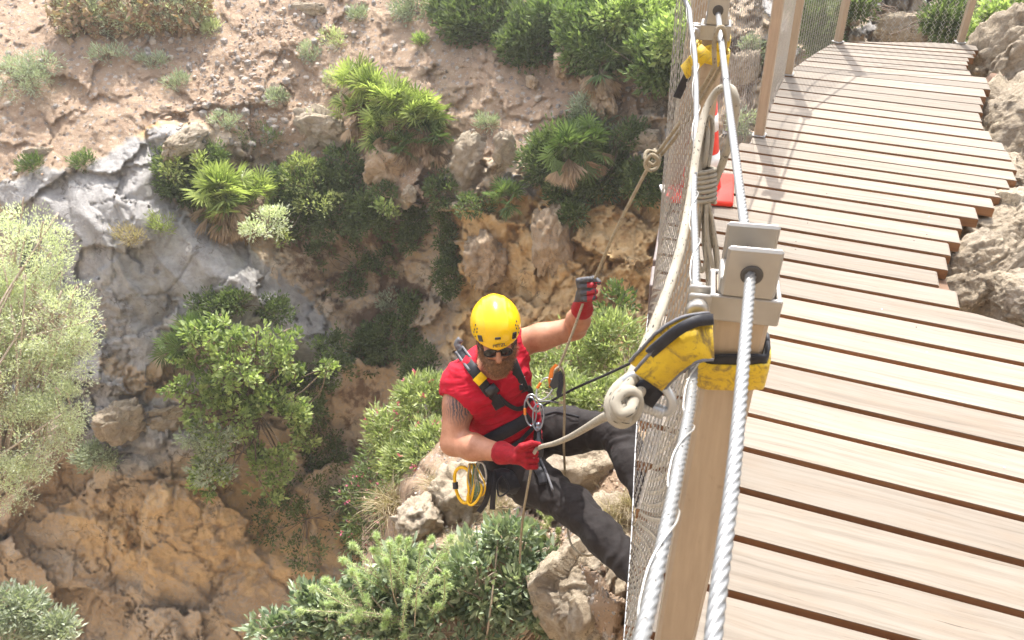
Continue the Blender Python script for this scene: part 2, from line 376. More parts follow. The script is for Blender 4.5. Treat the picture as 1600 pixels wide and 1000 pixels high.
def far_depth(u, v):
    d = base(u, v)
    p0 = P(u, v, 15.0)
    wu = 22*vnoise(p0*.5, 50)+9*vnoise(p0*1.6, 51); wv = 22*vnoise(p0*.5, 52)+9*vnoise(p0*1.6, 53)
    U, V = u+wu, v+wv
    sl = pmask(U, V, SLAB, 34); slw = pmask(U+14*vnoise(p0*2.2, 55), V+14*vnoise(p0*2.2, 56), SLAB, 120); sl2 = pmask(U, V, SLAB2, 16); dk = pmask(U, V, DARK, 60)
    rb = pmask(U, V, RUB, 40); lg = pmask(U, V, LOWG, 40)
    # diagonal fluting of the slab: runs from upper left to lower right
    q = (U*.55+V*.83); q2 = (U*.83-V*.55)
    fl = fbm(np.stack([q2*.035, q*.006, q*0], -1), 4, 60, ridge=True)
    d = d-slw*(.70+.10*fl+.22*vnoise(np.stack([q2*.016, q*.008, q*0], -1), 66))-sl2*.5-lg*.4+dk*.5
    p = P(u, v, 14.8)
    n1 = fbm(p*.35, 3, 1); n2 = fbm(p*.9, 4, 11, .55, True); n3 = fbm(p*3.2, 4, 21, .6)
    rough = 1-.85*sl
    pw = p+.25*np.stack([n1, n3, n2], -1)+.10*np.stack([n3, n2, n1], -1)
    lo_w = np.clip((v-600)/120, 0, 1); fa = facets(pw*np.array([.8, .8, 1.0]), 31, .30, .55)*(1-.85*lo_w)+lo_w*facets(pw*.5+3, 35, .42, .75); fb = facets(pw*2.4+7, 41, .11, .24); fc = facets(pw*6.5+3, 47, .035, .08)
    hi = rb*np.clip((420-v)/200, 0, 1); hard = (1-.76*hi)*(1-.62*sl)*(1-.45*dk)
    d = d-.55*n1-hard*(fa+(.85-.68*lo_w)*(1-.75*sl)*fb+(.6-.4*lo_w)*(1-.5*sl)*fc)-rough*(1-.72*hi)*((.13-.10*lo_w)*n2+.035*n3)-hi*(.05*fc+.03*n3)-.025*n3
    c1, c2 = worley(pw*.62+.12*n3[..., None], 171); d = d+(1-.9*hi)*(1-.55*sl)*.12*np.exp(-((c2-c1)/.028)**2); c1, c2 = worley(pw*1.9+.2*n3[..., None], 175); d = d+(1-.9*hi)*(1-.9*sl)*.035*np.exp(-((c2-c1)/.035)**2)
    d = d-(lo_w*.028+sl*.014)*fbm(np.stack([p[..., 0]*2.2+n1, p[..., 1]*2, (p[..., 2]*5.5+p[..., 0]*3)], -1), 5, 181, .6, True)
    # bedding ledges and undercuts on the shaded lower wall
    low = np.clip((v-600)/150, 0, 1)*(1-.3*dk); zz = p[..., 2]*.9+.35*p[..., 0]+.9*n1+.25*n2
    st = zz-np.floor(zz); d = d-low*(.20*np.clip(st/.82, 0, 1)-.20*np.clip((st-.82)/.18, 0, 1))
    mx = np.clip(.5+.9*vnoise(p*.7+9, 5)+.5*n2, 0, 1)
    grey = np.clip(sl*(.25+.95*mx)+sl2+lg*1.0+(1-dk)*(1-hi)*(np.clip(fb*4+.3, 0, 1)*.75*(v < 640)+np.clip(fb*4-.1, 0, 1)*.35), 0, 1)
    og = pmask(U, V, ORG, 50); grey = grey*(1-.8*og)
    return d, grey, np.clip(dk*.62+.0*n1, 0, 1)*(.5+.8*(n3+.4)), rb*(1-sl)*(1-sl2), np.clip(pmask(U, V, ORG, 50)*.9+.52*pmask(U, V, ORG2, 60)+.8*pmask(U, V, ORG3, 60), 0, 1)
us = axis_grid(-560, 2200, -40, 1640, 2.6, 26); vs = axis_grid(-420, 1400, -30, 1030, 2.6, 26)
Ug, Vg = np.meshgrid(us, vs)
Dg, mg, md, mr, mo = far_depth(Ug, Vg)
def grid_mesh(name, pts, mat_, col, flip=False):
    h, w_ = pts.shape[:2]; i = np.arange(h-1)[:, None]*w_; j = np.arange(w_-1)[None]; a = (i+j).ravel()
    f = np.stack([a, a+w_, a+w_+1, a+1], 1)
    return mesh(name, pts.reshape(-1, 3), f, mat_, None, True, col=col)
FP = P(Ug, Vg, Dg)
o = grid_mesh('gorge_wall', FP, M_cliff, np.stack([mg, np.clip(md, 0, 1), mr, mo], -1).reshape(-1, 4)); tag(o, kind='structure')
def far(u, v, off=0.0):
    """a point on the far wall, moved off metres towards the eye"""
    u = np.atleast_1d(np.asarray(u, float)); v = np.atleast_1d(np.asarray(v, float))
    return P(u, v, far_depth(u, v)[0]-off)
# ------------------------------------------------------------------ near ledge under the bridge
near = rbf([(560, 560, 10), (560, 700, 9.5), (560, 850, 9.5), (560, 1050, 8), (560, 1350, 8), (620, 600, 8.0), (620, 760, 6.4), (640, 860, 5.2), (620, 1000, 5.2),
  (700, 560, 7.6), (700, 700, 5.8), (700, 800, 4.9), (700, 900, 4.7), (700, 1050, 4.9), (800, 560, 6.6), (800, 700, 4.9), (850, 800, 4.4), (850, 950, 4.2), (880, 1100, 4.4),
  (950, 520, 7.4), (950, 620, 5.6), (950, 740, 4.4), (960, 850, 3.9), (960, 950, 3.7), (1050, 480, 7.8), (1050, 620, 5.2), (1050, 800, 4.0), (1050, 1000, 3.7), (1300, 300, 7.6), (1300, 500, 5.5), (1300, 800, 4.0), (1300, 1100, 3.6),
  (1700, 100, 7), (1700, 500, 4.6), (1700, 800, 3.6), (1700, 1200, 3.2), (1150, 300, 8.6), (1000, 1400, 5), (600, 1400, 9), (1700, 1400, 4)])
def near_depth(u, v):
    d = near(u, v); p = P(u, v, 4.5)
    w1, w2 = worley(p*1.6, 131); b = np.clip((w2-w1)/.35, 0, 1)
    return d-.05*b-.14*fbm(p*1.1, 4, 101)-.05*fbm(p*5, 4, 111, .6, True)-facets(p*1.7+.2*fbm(p*2, 3, 7)[..., None], 131, .10, .22)-facets(p*5, 137, .03, .08)
us = np.arange(566, 1760, 4.0); vs = np.arange(590, 1420, 4.0)
Ug, Vg = np.meshgrid(us, vs)
Vg = Vg+np.clip((Ug-1040)/600, -.12, 1)*-170+np.clip((700-Ug)/140, 0, 1)*120+34*vnoise(np.stack([Ug*.012, Vg*0, Vg*0], -1), 9)*np.clip((900-Vg)/300, 0, 1)+10*vnoise(np.stack([Ug*.05, Vg*.01, Vg*0], -1), 8)*np.clip((900-Vg)/300, 0, 1)      # the brink of the ledge
Dg = near_depth(Ug, Vg); k_ = np.clip((14-np.arange(len(vs)))/14, 0, 1)[:, None]**2; Dg = Dg+k_*1.6; Vg = Vg+k_*26      # the brink curls down and away
pp = P(Ug, Vg, Dg); m3 = fbm(pp*1.3, 4, 141)
o = grid_mesh('rock_ledge', pp, M_cliff, np.stack([.3+.8*m3, np.clip(.15-m3, 0, 1), .75+.4*m3], -1).reshape(-1, 3)); tag(o, kind='structure')
# the walkway's own sunlit cliff, unseen behind the eye, added for its warm bounce
bx, bz = np.meshgrid(np.linspace(-45, 45, 140), np.linspace(-34, 7, 80)); by = -3.2-.10*(bz+6)+.004*bx**2*(bx < 0)-.22*np.clip(bx, 0, 9)
bp = np.stack([bx, by, bz], -1); by = by+1.1*fbm(bp*.18, 4, 160)+facets(bp*.45, 161, .35, .7); bp = np.stack([bx, by, bz], -1)
o = grid_mesh('walkway_cliff', bp[::-1], M_cliff, np.stack([.35+0*bx, 0*bx, .2+0*bx], -1)[::-1].reshape(-1, 3)); tag(o, kind='structure')
# ------------------------------------------------------------------ boulders
def ico(sub):
    import bmesh
    bm = bmesh.new(); bmesh.ops.create_icosphere(bm, subdivisions=sub, radius=1)
    v = np.array([x.co[:] for x in bm.verts]); f = np.array([[l.index for l in q.verts] for q in bm.faces]); bm.free(); return v, f
ICO = {k: ico(k) for k in (3, 4, 5, 6)}
def boulder(c, rad, seed, label, sub=5, rot=0.0, group=None, tilt=0.0, flute=0.0, m=None):
    v, f = ICO[sub]; s = seed*3.7
    q = v*np.power(np.abs(v).max(1, keepdims=True), -.35)          # squarer than a ball
    w1, w2 = worley(v*1.3+s, seed)
    vw = v+.12*np.stack([fbm(v*2.5+s+k, 3, seed+k) for k in (1, 2, 3)], -1)
    if sub == 6:      # weathered limestone with fine parallel flutes
        fl = fbm(np.stack([v[:, 0]*1.6+v[:, 1]*.5, v[:, 1]*9, v[:, 2]*9+v[:, 0]*2], -1)+s, 4, seed+3, .62, True)
        r = 1+.20*fbm(v*.9+s, 2, seed)+facets(vw*1.3+s, seed+60, .03, .20)+facets(vw*3.2+s, seed+70, .014, .07)+facets(vw*8+s, seed+80, .005, .03)
        r = r-flute*.55*(1-fl)-.014*fbm(v*15+s, 4, seed+91, .65)-.035*np.clip(1-np.abs(fbm(v*1.7+s, 3, seed+92))/.03, 0, 1)
    else:
        r = 1+.26*fbm(v*.9+s, 2, seed)+.035*fbm(v*3+s, 4, seed+5, .55, True)-.05*np.clip(1-(w2-w1)/.12, 0, 1)+.022*fbm(v*9+s, 4, seed+9, .6)
        r = r+facets(vw*1.35+s, seed+60, .05, .32)+facets(vw*3.6+s, seed+70, .02, .12)+facets(vw*9+s, seed+80, .006, .03)
    q = q*r[:, None]*np.asarray(rad)
    a, b = rot, tilt
    Rz = np.array([[math.cos(a), -math.sin(a), 0], [math.sin(a), math.cos(a), 0], [0, 0, 1]])
    Rx = np.array([[math.cos(b), 0, math.sin(b)], [0, 1, 0], [-math.sin(b), 0, math.cos(b)]])
    q = q@(Rz@Rx).T+np.asarray(c)
    o = mesh('boulder', q, f, m or M_boulder); tag(o, label, 'boulder', group); return o

# loose stones ------------------------------------------------------------------
def rubble(name, u, v_, dep_fn, size, seed, mats_, keep=None):
    r_ = np.random.default_rng(seed); b0, f0 = ico(1) ; n = len(u); c = dep_fn(u, v_)
    sz = size(r_, n)[:, None, None]; V = b0[None]*(1+.35*(r_.random((n, len(b0), 1))-.5))*r_.uniform(.55, 1.2, (n, 1, 3))*sz+c[:, None]
    F_ = (f0[None]+np.arange(n)[:, None, None]*len(b0)).reshape(-1, 3)
    return tag(mesh(name, V.reshape(-1, 3), F_, mats_, None, False, tint=np.repeat(r_.random(n), len(b0)), mi=np.repeat(r_.integers(0, len(mats_), n), len(f0))), kind='stuff')
r_ = np.random.default_rng(31); uu = r_.uniform(-60, 1180, 26000); vv_ = r_.uniform(-40, 470, 26000); rr_ = pmask(uu, vv_, RUB, 60)
pn = fbm(P(uu, vv_, 15.0)*.6, 3, 5); kp = r_.random(26000) < rr_*np.clip(.2+1.1*pn, .05, .8)*(1-pmask(uu, vv_, SLAB, 20)); uu, vv_ = uu[kp], vv_[kp]
M_st = [simple('stone_grey', (.30, .27, .24), .9, var=.3, scale=5), simple('stone_pale', (.40, .34, .28), .9, var=.3, scale=5), simple('stone_brown', (.36, .26, .18), .9, var=.3, scale=5)]
rubble('scree', uu, vv_, lambda a, b: far(a, b, .01), lambda r, n: .016+.085*r.random(n)**5, 32, M_st)
uu = r_.uniform(600, 1060, 3000); vv_ = r_.uniform(660, 1050, 3000)
rubble('gravel', uu, vv_, lambda a, b: P(a, b, near_depth(a, b)), lambda r, n: .003+.013*r.random(n)**3, 33, M_st)
# ------------------------------------------------------------------ materials of the walkway
def wood_mat(name, c0, c1, c2, grain=1.0, rough=.75):
    m, t, b = mat(name, rough=rough, spec=.3)
    uv = nd(t, 'ShaderNodeUVMap'); mp = nd(t, 'ShaderNodeMapping'); mp.inputs['Scale'].default_value = (1.3, 55, 1); L(t, uv.outputs[0], mp.inputs[0])
    mp2 = nd(t, 'ShaderNodeMapping'); mp2.inputs['Scale'].default_value = (2.5, 9, 1); L(t, uv.outputs[0], mp2.inputs[0])
    n0 = nd(t, 'ShaderNodeTexNoise', Scale=1.0, Detail=3.0); L(t, mp2.outputs[0], n0.inputs['Vector'])
    wv = nd(t, 'ShaderNodeVectorMath', operation='MULTIPLY_ADD'); L(t, n0.outputs['Color'], wv.inputs[0]); wv.inputs[1].default_value = (0, 2.2, 0); L(t, mp.outputs[0], wv.inputs[2])
    g1 = noise(t, 1.0, 9, .72, wv.outputs[0]); g2 = noise(t, 3.2, 6, .7, wv.outputs[0]); blot = noise(t, 2.2, 4, .6, mp2.outputs[0])
    c = ramp(t, g1, [(.25, c0), (.5, c1), (.75, c2)])
    c = mix(t, ramp(t, blot, [(.45, 0), (.75, .55)]), c, tuple(np.array(c1)*np.array([1.0, .88, .78])))
    ck = ramp(t, g2, [(.33, .95), (.40, 0)]); kk = nd(t, 'ShaderNodeMath', operation='MULTIPLY'); L(t, ck, kk.inputs[0]); L(t, ramp(t, blot, [(.42, 0), (.6, 1)]), kk.inputs[1])
    c = mix(t, kk.outputs[0], c, tuple(np.array(c0)*.45))
    at = nd(t, 'ShaderNodeAttribute', attribute_name='tint'); tt = ramp(t, at.outputs['Fac'], [(0, .80), (1, 1.14)])
    L(t, mix(t, 1.0, c, tt, 'MULTIPLY'), b.inputs['Base Color'])
    bump(t, b, g1, .25*grain, .002, bump(t, b, g2, .2*grain, .002)); return m
M_deck = wood_mat('weathered_deck_wood', (.124, .100, .076), (.225, .190, .150), (.284, .246, .200))
M_edge = wood_mat('brown_wood_edge', (.15, .075, .035), (.24, .125, .06), (.32, .18, .09))
M_joist = simple('dark_joist_wood', (.16, .09, .05), .8, bmp=.3)
M_fascia = simple('mauve_fascia', (.17, .135, .125), .6, bmp=.1)
# ------------------------------------------------------------------ outline of the deck (plan)
LEFT = np.array([(-.10, -1.0), (.02, 0), (.22, .91), (.31, 1.3), (.41, 1.77), (.53, 2.25), (.63, 2.62), (.77, 3.02), (1.06, 3.40), (1.35, 3.67), (1.60, 4.16), (1.83, 4.62), (2.10, 4.93), (2.36, 5.20)])
FAR = np.array([(2.36, 5.20), (3.35, 4.93)])
RP = [(1520, 68), (1528, 80), (1505, 108), (1535, 122), (1553, 130), (1540, 152), (1533, 180), (1533, 192), (1545, 207), (1566, 223), (1575, 240), (1596, 262), (1590, 282), (1566, 302), (1550, 318), (1512, 340), (1499, 358), (1496, 380), (1486, 402), (1470, 430), (1472, 446), (1527, 490), (1592, 514)]
RIGHT = np.array([PZ(x, y, 0)[:2] for x, y in RP]+[(2.1, 1.6), (2.2, 1.0), (2.3, -1.0)])
gy = [985, 896, 818, 751, 694, 646, 600, 558, 521, 488, 457, 429, 404, 381, 359, 337, 318, 298, 281, 265.5, 250.5, 236, 222, 208, 195, 180.5, 169, 156, 144, 133, 121.6, 113, 104, 97, 90, 84, 78.5, 73, 68]
gl = [PZ(1360, y, 0)[:2] for y in gy]
gl = [gl[0]-np.array([.062, .142])*k for k in range(9, 0, -1)]+gl+[gl[-1]+np.array([.05, .12])*k for k in (1, 2, 3)]
ga = lambda yy: math.radians(np.interp(yy, [-.4, .5, .9, 1.04, 1.18, 1.32, 1.45, 1.8, 2.3, 2.75, 3.5, 4.0, 4.6, 5.2], [-17, -20, -22.3, -24.2, -25.3, -26.2, -26.8, -27.6, -28.2, -29.2, -31.8, -33.2, -31, -28]))
def cutline(p, d, poly):
    """parameters along d where the line p+t*d crosses a polyline"""
    out = []
    for a, b in zip(poly[:-1], poly[1:]):
        e = b-a; den = d[0]*e[1]-d[1]*e[0]
        if abs(den) < 1e-9: continue
        q = a-p; t = (q[0]*e[1]-q[1]*e[0])/den; s = (q[0]*d[1]-q[1]*d[0])/den
        if -1e-6 <= s <= 1+1e-6: out.append(t)
    return out
boardwalk = empty('boardwalk', (1.0, 1.5, -.3), 'curving wooden boardwalk of bleached cross planks with brown gaps hung along the cliff', 'boardwalk')
v_all = []; f_all = []; uv_all = []; mi = []; tint = []; n = 0; screw_at = []
GAP = .022; TH = .042
for k in range(len(gl)-1):
    pa, pb = gl[k], gl[k+1]; aa, ab = ga(pa[1]), ga(pb[1])
    ends = []
    for p0, an, s in ((pa, aa, 1), (pb, ab, -1)):
        d = np.array([math.cos(an), math.sin(an)]); nrm = np.array([-d[1], d[0]])
        q = p0+nrm*s*GAP/2*(1 if pa[1] < 3.9 else .7)+nrm*rng.normal(0, .0012)
        tl = [t for t in cutline(q, d, LEFT) if t < 0] or [t for t in cutline(q, d, FAR) if t < .6]
        tr = [t for t in cutline(q, d, RIGHT) if t > 0] or [t for t in cutline(q, d, FAR) if t > -.2]
        if not tl or not tr: ends = None; break
        ends.append((q, d, max(tl), min(tr)))
    if ends is None: continue
    (qa, da, la, ra), (qb, db, lb, rb) = ends
    if not (2.18 > .5*(pa+pb)[1] > 1.95): m_ = min(ra, rb)*.55+max(ra, rb)*.45+rng.uniform(-.015, .015); ra = rb = m_
    if pa[1] < 3.9: m_ = min(la, lb)*.5+max(la, lb)*.5+rng.uniform(-.006, .006); la = m_-.0; lb = m_+.0
    if ra-la < .1: continue
    zt = rng.normal(0, .0012)
    c = [qa+da*la, qa+da*ra, qb+db*rb, qb+db*lb]
    nseg = 1; bv = .003
    ctr = sum(c)/4
    top = [np.r_[x+(ctr-x)/np.linalg.norm(ctr-x)*bv*2, zt] for x in c]; up_ = [np.r_[x, zt-bv] for x in c]; lo = [np.r_[x, zt-TH] for x in c]
    v = np.array(top+up_+lo)
    f = [(0, 1, 2, 3)]+[(4+i, 4+(i+1) % 4, (i+1) % 4, i) for i in range(4)]+[(8+i, 8+(i+1) % 4, 4+(i+1) % 4, 4+i) for i in range(4)]+[(11, 10, 9, 8)]
    off = rng.uniform(0, 50, 2); dd = np.r_[da, 0]; nn = np.r_[-da[1], da[0], 0]
    uv = np.stack([(v-[*qa, 0])@dd+off[0], (v-[*qa, 0])@nn+off[1]+v[:, 2]], 1)
    v_all.append(v); uv_all.append(uv); f_all += [tuple(i+n for i in q) for q in f]; n += len(v)
    mi += [0]*5+[1, 1, 1, 1, 1]; tint += [rng.uniform(0, 1)]*12
    if pa[1] < 3.6:
        for t_ in (la+.09, la+.13, (la+ra)/2+rng.uniform(-.02, .02), ra-.12):
            for s in (.25, .75): screw_at.append(np.r_[(qa+da*t_)*(1-s)+(qb+db*t_)*s, zt])
mesh('deck_boards', np.concatenate(v_all), f_all, [M_deck, M_edge], boardwalk, False, uv=np.concatenate(uv_all), mi=mi, tint=tint)
M_screw = simple('screw_steel', (.5, .48, .45), .35, 1)
M_hole = simple('screw_hole', (.05, .035, .025), .8)
for i, q in enumerate(screw_at):
    if rng.random() < .55 or q[1] > 3: continue
    b_ = B(); r_ = .0032 if rng.random() < .5 else .0022
    v, f = lathe_arr([(r_, -.002), (r_, .0004), (r_*.8, .0009), (r_*.35, .0009), (r_*.3, .0003)], q+[rng.normal(0, .004), rng.normal(0, .004), .0002], (0, 0, 1), 10); b_.add(v, f)
    b_.build('screw', M_screw if r_ > .003 else M_hole, boardwalk, False)
# joists under the planks, fascia on the gorge side
def strip_along(path, z0, z1, wid, side):
    p = resample(np.c_[path, path[:, :1]*0], .06)[:, :2]; t = unit(np.gradient(p, axis=0)); nn = np.c_[t[:, 1], -t[:, 0]]*side
    q = np.stack([np.c_[p, p[:, 0]*0+z1], np.c_[p+nn*wid, p[:, 0]*0+z1], np.c_[p+nn*wid, p[:, 0]*0+z0], np.c_[p, p[:, 0]*0+z0]], 1)
    m_ = len(p); f = [(i*4+j, i*4+(j+1) % 4, (i+1)*4+(j+1) % 4, (i+1)*4+j) for i in range(m_-1) for j in range(4)]+[(0, 1, 2, 3), (m_*4-1, m_*4-2, m_*4-3, m_*4-4)]
    return q.reshape(-1, 3), f
Lc = smooth_path(LEFT, 6)
for off_ in (.10, .55, 1.0):
    t = unit(np.gradient(Lc, axis=0)); v, f = strip_along(Lc+np.c_[t[:, 1], -t[:, 0]]*off_, -.20, -TH-.004, .07, 1)
    b_ = B().add(v, f); b_.build('joist', M_joist, boardwalk, False)
v, f = strip_along(Lc[Lc[:, 1] > 2.35], -.19, -.052, .03, 1); B().add(v, f).build('edge_beam', M_fascia, boardwalk, False)
# hanging fascia battens seen through the mesh below the first bend
for s_ in np.arange(3.5, 6.2, .17):
    i = int(np.argmin(np.abs(np.cumsum(np.r_[0, np.linalg.norm(np.diff(Lc, axis=0), axis=1)])-s_))); t = unit(Lc[min(i+1, len(Lc)-1)]-Lc[i-1])
    v, f = box_arr((Lc[i][0]-t[1]*.012, Lc[i][1]+t[0]*.012, -.13), [[t[0], t[1], 0], [-t[1], t[0], 0], [0, 0, 1]], (.145, .02, .2), .004)
    B().add(v, f).build('fascia_board', M_fascia, boardwalk, False)

# ------------------------------------------------------------------ railing
def post_mat():
    m, t, b = mat('beige_painted_steel', (.36, .275, .19), .55); geo = nd(t, 'ShaderNodeNewGeometry').outputs['Position']
    mp = nd(t, 'ShaderNodeMapping'); mp.inputs['Scale'].default_value = (60, 60, 5); L(t, geo, mp.inputs[0])
    c = ramp(t, noise(t, 1, 6, .65, mp.outputs[0]), [(.3, (.31, .235, .16)), (.7, (.40, .31, .215))]); st = ramp(t, noise(t, 16, 8, .75, geo, 1), [(.60, 0), (.72, .55)])
    c = mix(t, st, c, (.20, .14, .09)); L(t, c, b.inputs['Base Color']); bump(t, b, noise(t, 260, 3, .6, geo), .12, .001); return m
M_post = post_mat()
M_plate = simple('satin_stainless', (.36, .34, .31), .42, .7, var=.08, scale=25, bmp=.06, bs=60)
M_cable, t_, b_c = mat('galvanised_cable', (.25, .247, .24), .45, .6)
M_wire = simple('bright_wire', (.50, .49, .46), .35, .6, var=.1)
M_wired = simple('dark_wire', (.40, .40, .40), .45, .7, var=.1)
M_grom = simple('dark_grommet', (.06, .055, .05), .6)
def frame2(t):
    t = unit(np.array([t[0], t[1], 0.0])); return np.array([[t[1], -t[0], 0], [t[0], t[1], 0], [0, 0, 1.0]])   # across, along, up
def post(foot, top, dirn, label, size=(.066, .045), plates=True, collar=True, cat='post'):
    foot = np.asarray(foot, float); top = np.asarray(top, float)
    e = empty('railing_post', foot, label, cat, 'railing posts along the outer edge of the boardwalk')
    up = unit(top-foot); ax = frame2(dirn); a0 = unit(ax[0]-ax[0].dot(up)*up); a1 = np.cross(up, a0); A = np.array([a0, a1, up])
    if a1.dot(ax[1]) < 0: A[1] = -A[1]; A[0] = A[0]; 
    Lh = np.linalg.norm(top-foot)
    v, f = box_arr((foot+top)/2, A, (size[0], size[1], Lh), .006); B().add(v, f).build('upright', M_post, e, False)
    v, f = box_arr(foot+up*.006, A, (size[0]+.02, size[1]+.02, .008), .003); B().add(v, f).build('foot_plate', M_plate, e, False)
    if plates:
        for s in (-1, 1):
            v, f = box_arr(top+up*.028+A[1]*s*(size[1]/2+.005), A, (size[0]-.006, .008, .066), .003)
            cp_ = B().add(v, f).build('cable_plate', M_plate, e, False)
            v, f = lathe_arr([(.0062, -.0008), (.0125, -.0008), (.0125, .0010), (.0105, .0018), (.0062, .0018)], top+up*.028+A[1]*s*(size[1]/2+.0095), A[1]*s, 18); B().add(v, f).build('grommet', M_grom, cp_)
        v, f = box_arr(top+up*.0, A, (size[0]-.002, size[1]-.002, .03), .002); B().add(v, f).build('cap', M_plate, e, False)
    if collar:
        b_ = B(); c = top-up*.024
        for (o_, sz) in (((0, 1), (size[0]+.016, .006)), ((0, -1), (size[0]+.016, .006)), ((1, 0), (.006, size[1]+.006)), ((-1, 0), (.006, size[1]+.006))):
            v, f = box_arr(c+A[0]*o_[0]*(size[0]/2+.004)+A[1]*o_[1]*(size[1]/2+.004), A, (sz[0], sz[1], .036), .0015); b_.add(v, f)
        cl = b_.build('collar', M_plate, e, False)
        for dz in (.0,):
            b2 = B(); q = c-A[0]*(size[0]/2+.020)-A[1]*(size[1]/2-.005)
            for k in (-1, 1):
                v, f = box_arr(c-A[0]*(size[0]/2+.018)-A[1]*(size[1]/2-.004+k*.009), A, (.028, .006, .034), .0025); b2.add(v, f)
            v, f = lathe_arr([(.004, -.026), (.011, -.026), (.013, -.023), (.013, -.014), (.0045, -.013), (.0045, .022), (.009, .022), (.009, .028)], q, A[1], 16); b2.add(v, f)
            b2.build('bolt', M_plate, cl, True)
    return e
ZC = 1.10
pT = PZ(1173, 428, ZC)                                       # hole in the near plate
tN = unit(np.array([.345, 1.33]))
near_top = np.array([pT[0]+tN[0]*.030, pT[1]+tN[1]*.030, 1.072])
near_foot = np.array([near_top[0]-.035, near_top[1]+.02, 0.0])
POSTS = [(near_foot, near_top, tN, 'nearest railing post, beige steel with two cable plates and a worn yellow sling round it')]
p2 = PZ(1124, 22, 1.10)[:2]+[.004, .03]
POSTS.append((np.r_[p2+[-.035, .02], 0], np.r_[p2, 1.08], (.3, 1), 'second railing post, behind the coiled rope, with a yellow sling near its top'))
def px_post(px, py, dirn, label, lean=(0, 0), **k):
    q = PZ(px, py, 0)[:2]; POSTS.append((np.r_[q, 0], np.r_[q+lean, 1.10], dirn, label))
px_post(1186, 212, (.6, 1), 'beige railing post at the corner where the deck widens, its shadow on the planks')
px_post(1231, 117, (.5, 1), 'slim beige railing post between the corner post and the far left post')
px_post(1309, 66, (1, .45), 'beige railing post at the far left corner of the deck')
px_post(1500, 67, (1, -.2), 'beige railing post at the far end next to the big pale rock')
for k, (a, b_, d, lab) in enumerate(POSTS): post(a, b_, d, lab, size=(.066, .045) if k < 1 else (.056, .042) if k == 1 else (.050, .040))
# slanting brace that leans beside the second post
br = empty('brace_post', PZ(1046, 300, -.02), 'slanting pinkish steel brace leaning outside the mesh behind the yellow sling', 'brace')
a_ = PZ(1050, 300, -.02); c_ = P(1100, -25, 2.9)
up = unit(c_-a_); a0 = unit(np.cross(up, [0, 1, 0])); v, f = box_arr((a_+c_)/2, [a0, np.cross(up, a0), up], (.07, .05, np.linalg.norm(c_-a_)), .005)
B().add(v, f).build('bar', M_post, br, False)
v, f = box_arr(a_+up*.01, [a0, np.cross(up, a0), up], (.11, .09, .015), .003); B().add(v, f).build('foot_plate', M_plate, br, False)

# handrail: one stranded steel cable threaded through the plates
tops = [np.r_[q[1][:2], ZC+.0] for q in POSTS]
H0 = [PZ(1108, 1060, ZC), PZ(1122, 930, ZC), PZ(1150, 700, ZC), np.r_[pT[:2], ZC]]
hr = np.array([H0[0]+(H0[0]-H0[1])*3]+H0+[tops[1]*.5+np.r_[pT[:2], ZC]*.5+[0, 0, -.004]]+tops[1:])
hp = resample(np.concatenate([smooth_path(hr[:5], 12), hr[5:6], hr[6:]]), .0022)
near_part = hp[hp[:, 1] < 1.35]; far_part = resample(hp[hp[:, 1] >= 1.345], .02)
hc = empty('handrail_cable', hr[0], 'white twisted steel handrail cable threaded through the post plates', 'cable')
v, f, uv = tube_arr(near_part, .0063, 42, lobes=6, pitch=.062, amp=.3); B().add(v, f).build('near_span', M_cable, hc)
v, f, uv = tube_arr(far_part, .0063, 14); B().add(v, f).build('far_span', M_cable, hc)
# outer hem cable that carries the mesh
Q = [P(988, 1060, .44), P(1008, 975, .49), P(1036, 850, .56), P(1060, 730, .66), P(1080, 620, .80), P(1085, 520, .93), P(1087, 400, 1.10), P(1084, 300, 1.27), P(1088, 190, 1.46), P(1086, 90, 1.62), P(1078, 20, 1.75), P(1076, -60, 1.95)]
hem = np.array([Q[0]+(Q[0]-Q[1])*3]+Q+[np.array([1.30, 3.72, 1.02]), np.array([1.80, 4.66, 1.02]), np.array([2.36, 5.25, 1.02]), np.array([3.35, 4.98, 1.02])])
hp2 = resample(smooth_path(hem, 12), .0026); n_ = hp2[:, 1] < 1.2
mc = empty('mesh_hem_cable', hem[0], 'outer white stranded cable left of the posts, laced with thin wire to the mesh', 'cable')
v, f, uv = tube_arr(hp2[n_], .0058, 36, lobes=6, pitch=.06, amp=.3); B().add(v, f).build('near_span', M_cable, mc)
v, f, uv = tube_arr(resample(hp2[~n_], .03), .0055, 12); B().add(v, f).build('far_span', M_cable, mc)
# lacing wire spiralling round the hem cable
q_ = resample(hp2[(hp2[:, 1] > .1) & (hp2[:, 1] < 1.9)], .004); t, a, b2 = frames(q_); s = np.arange(len(q_))*.004
rad = .0072+.005*np.maximum(0, np.sin(s/.16*2*np.pi))**2
v, f, uv = tube_arr(q_+a*(np.cos(s/.16*2*np.pi)*rad)[:, None]+b2*(np.sin(s/.16*2*np.pi)*rad)[:, None], .0009, 6); B().add(v, f).build('lacing_wire', M_wire, mc)
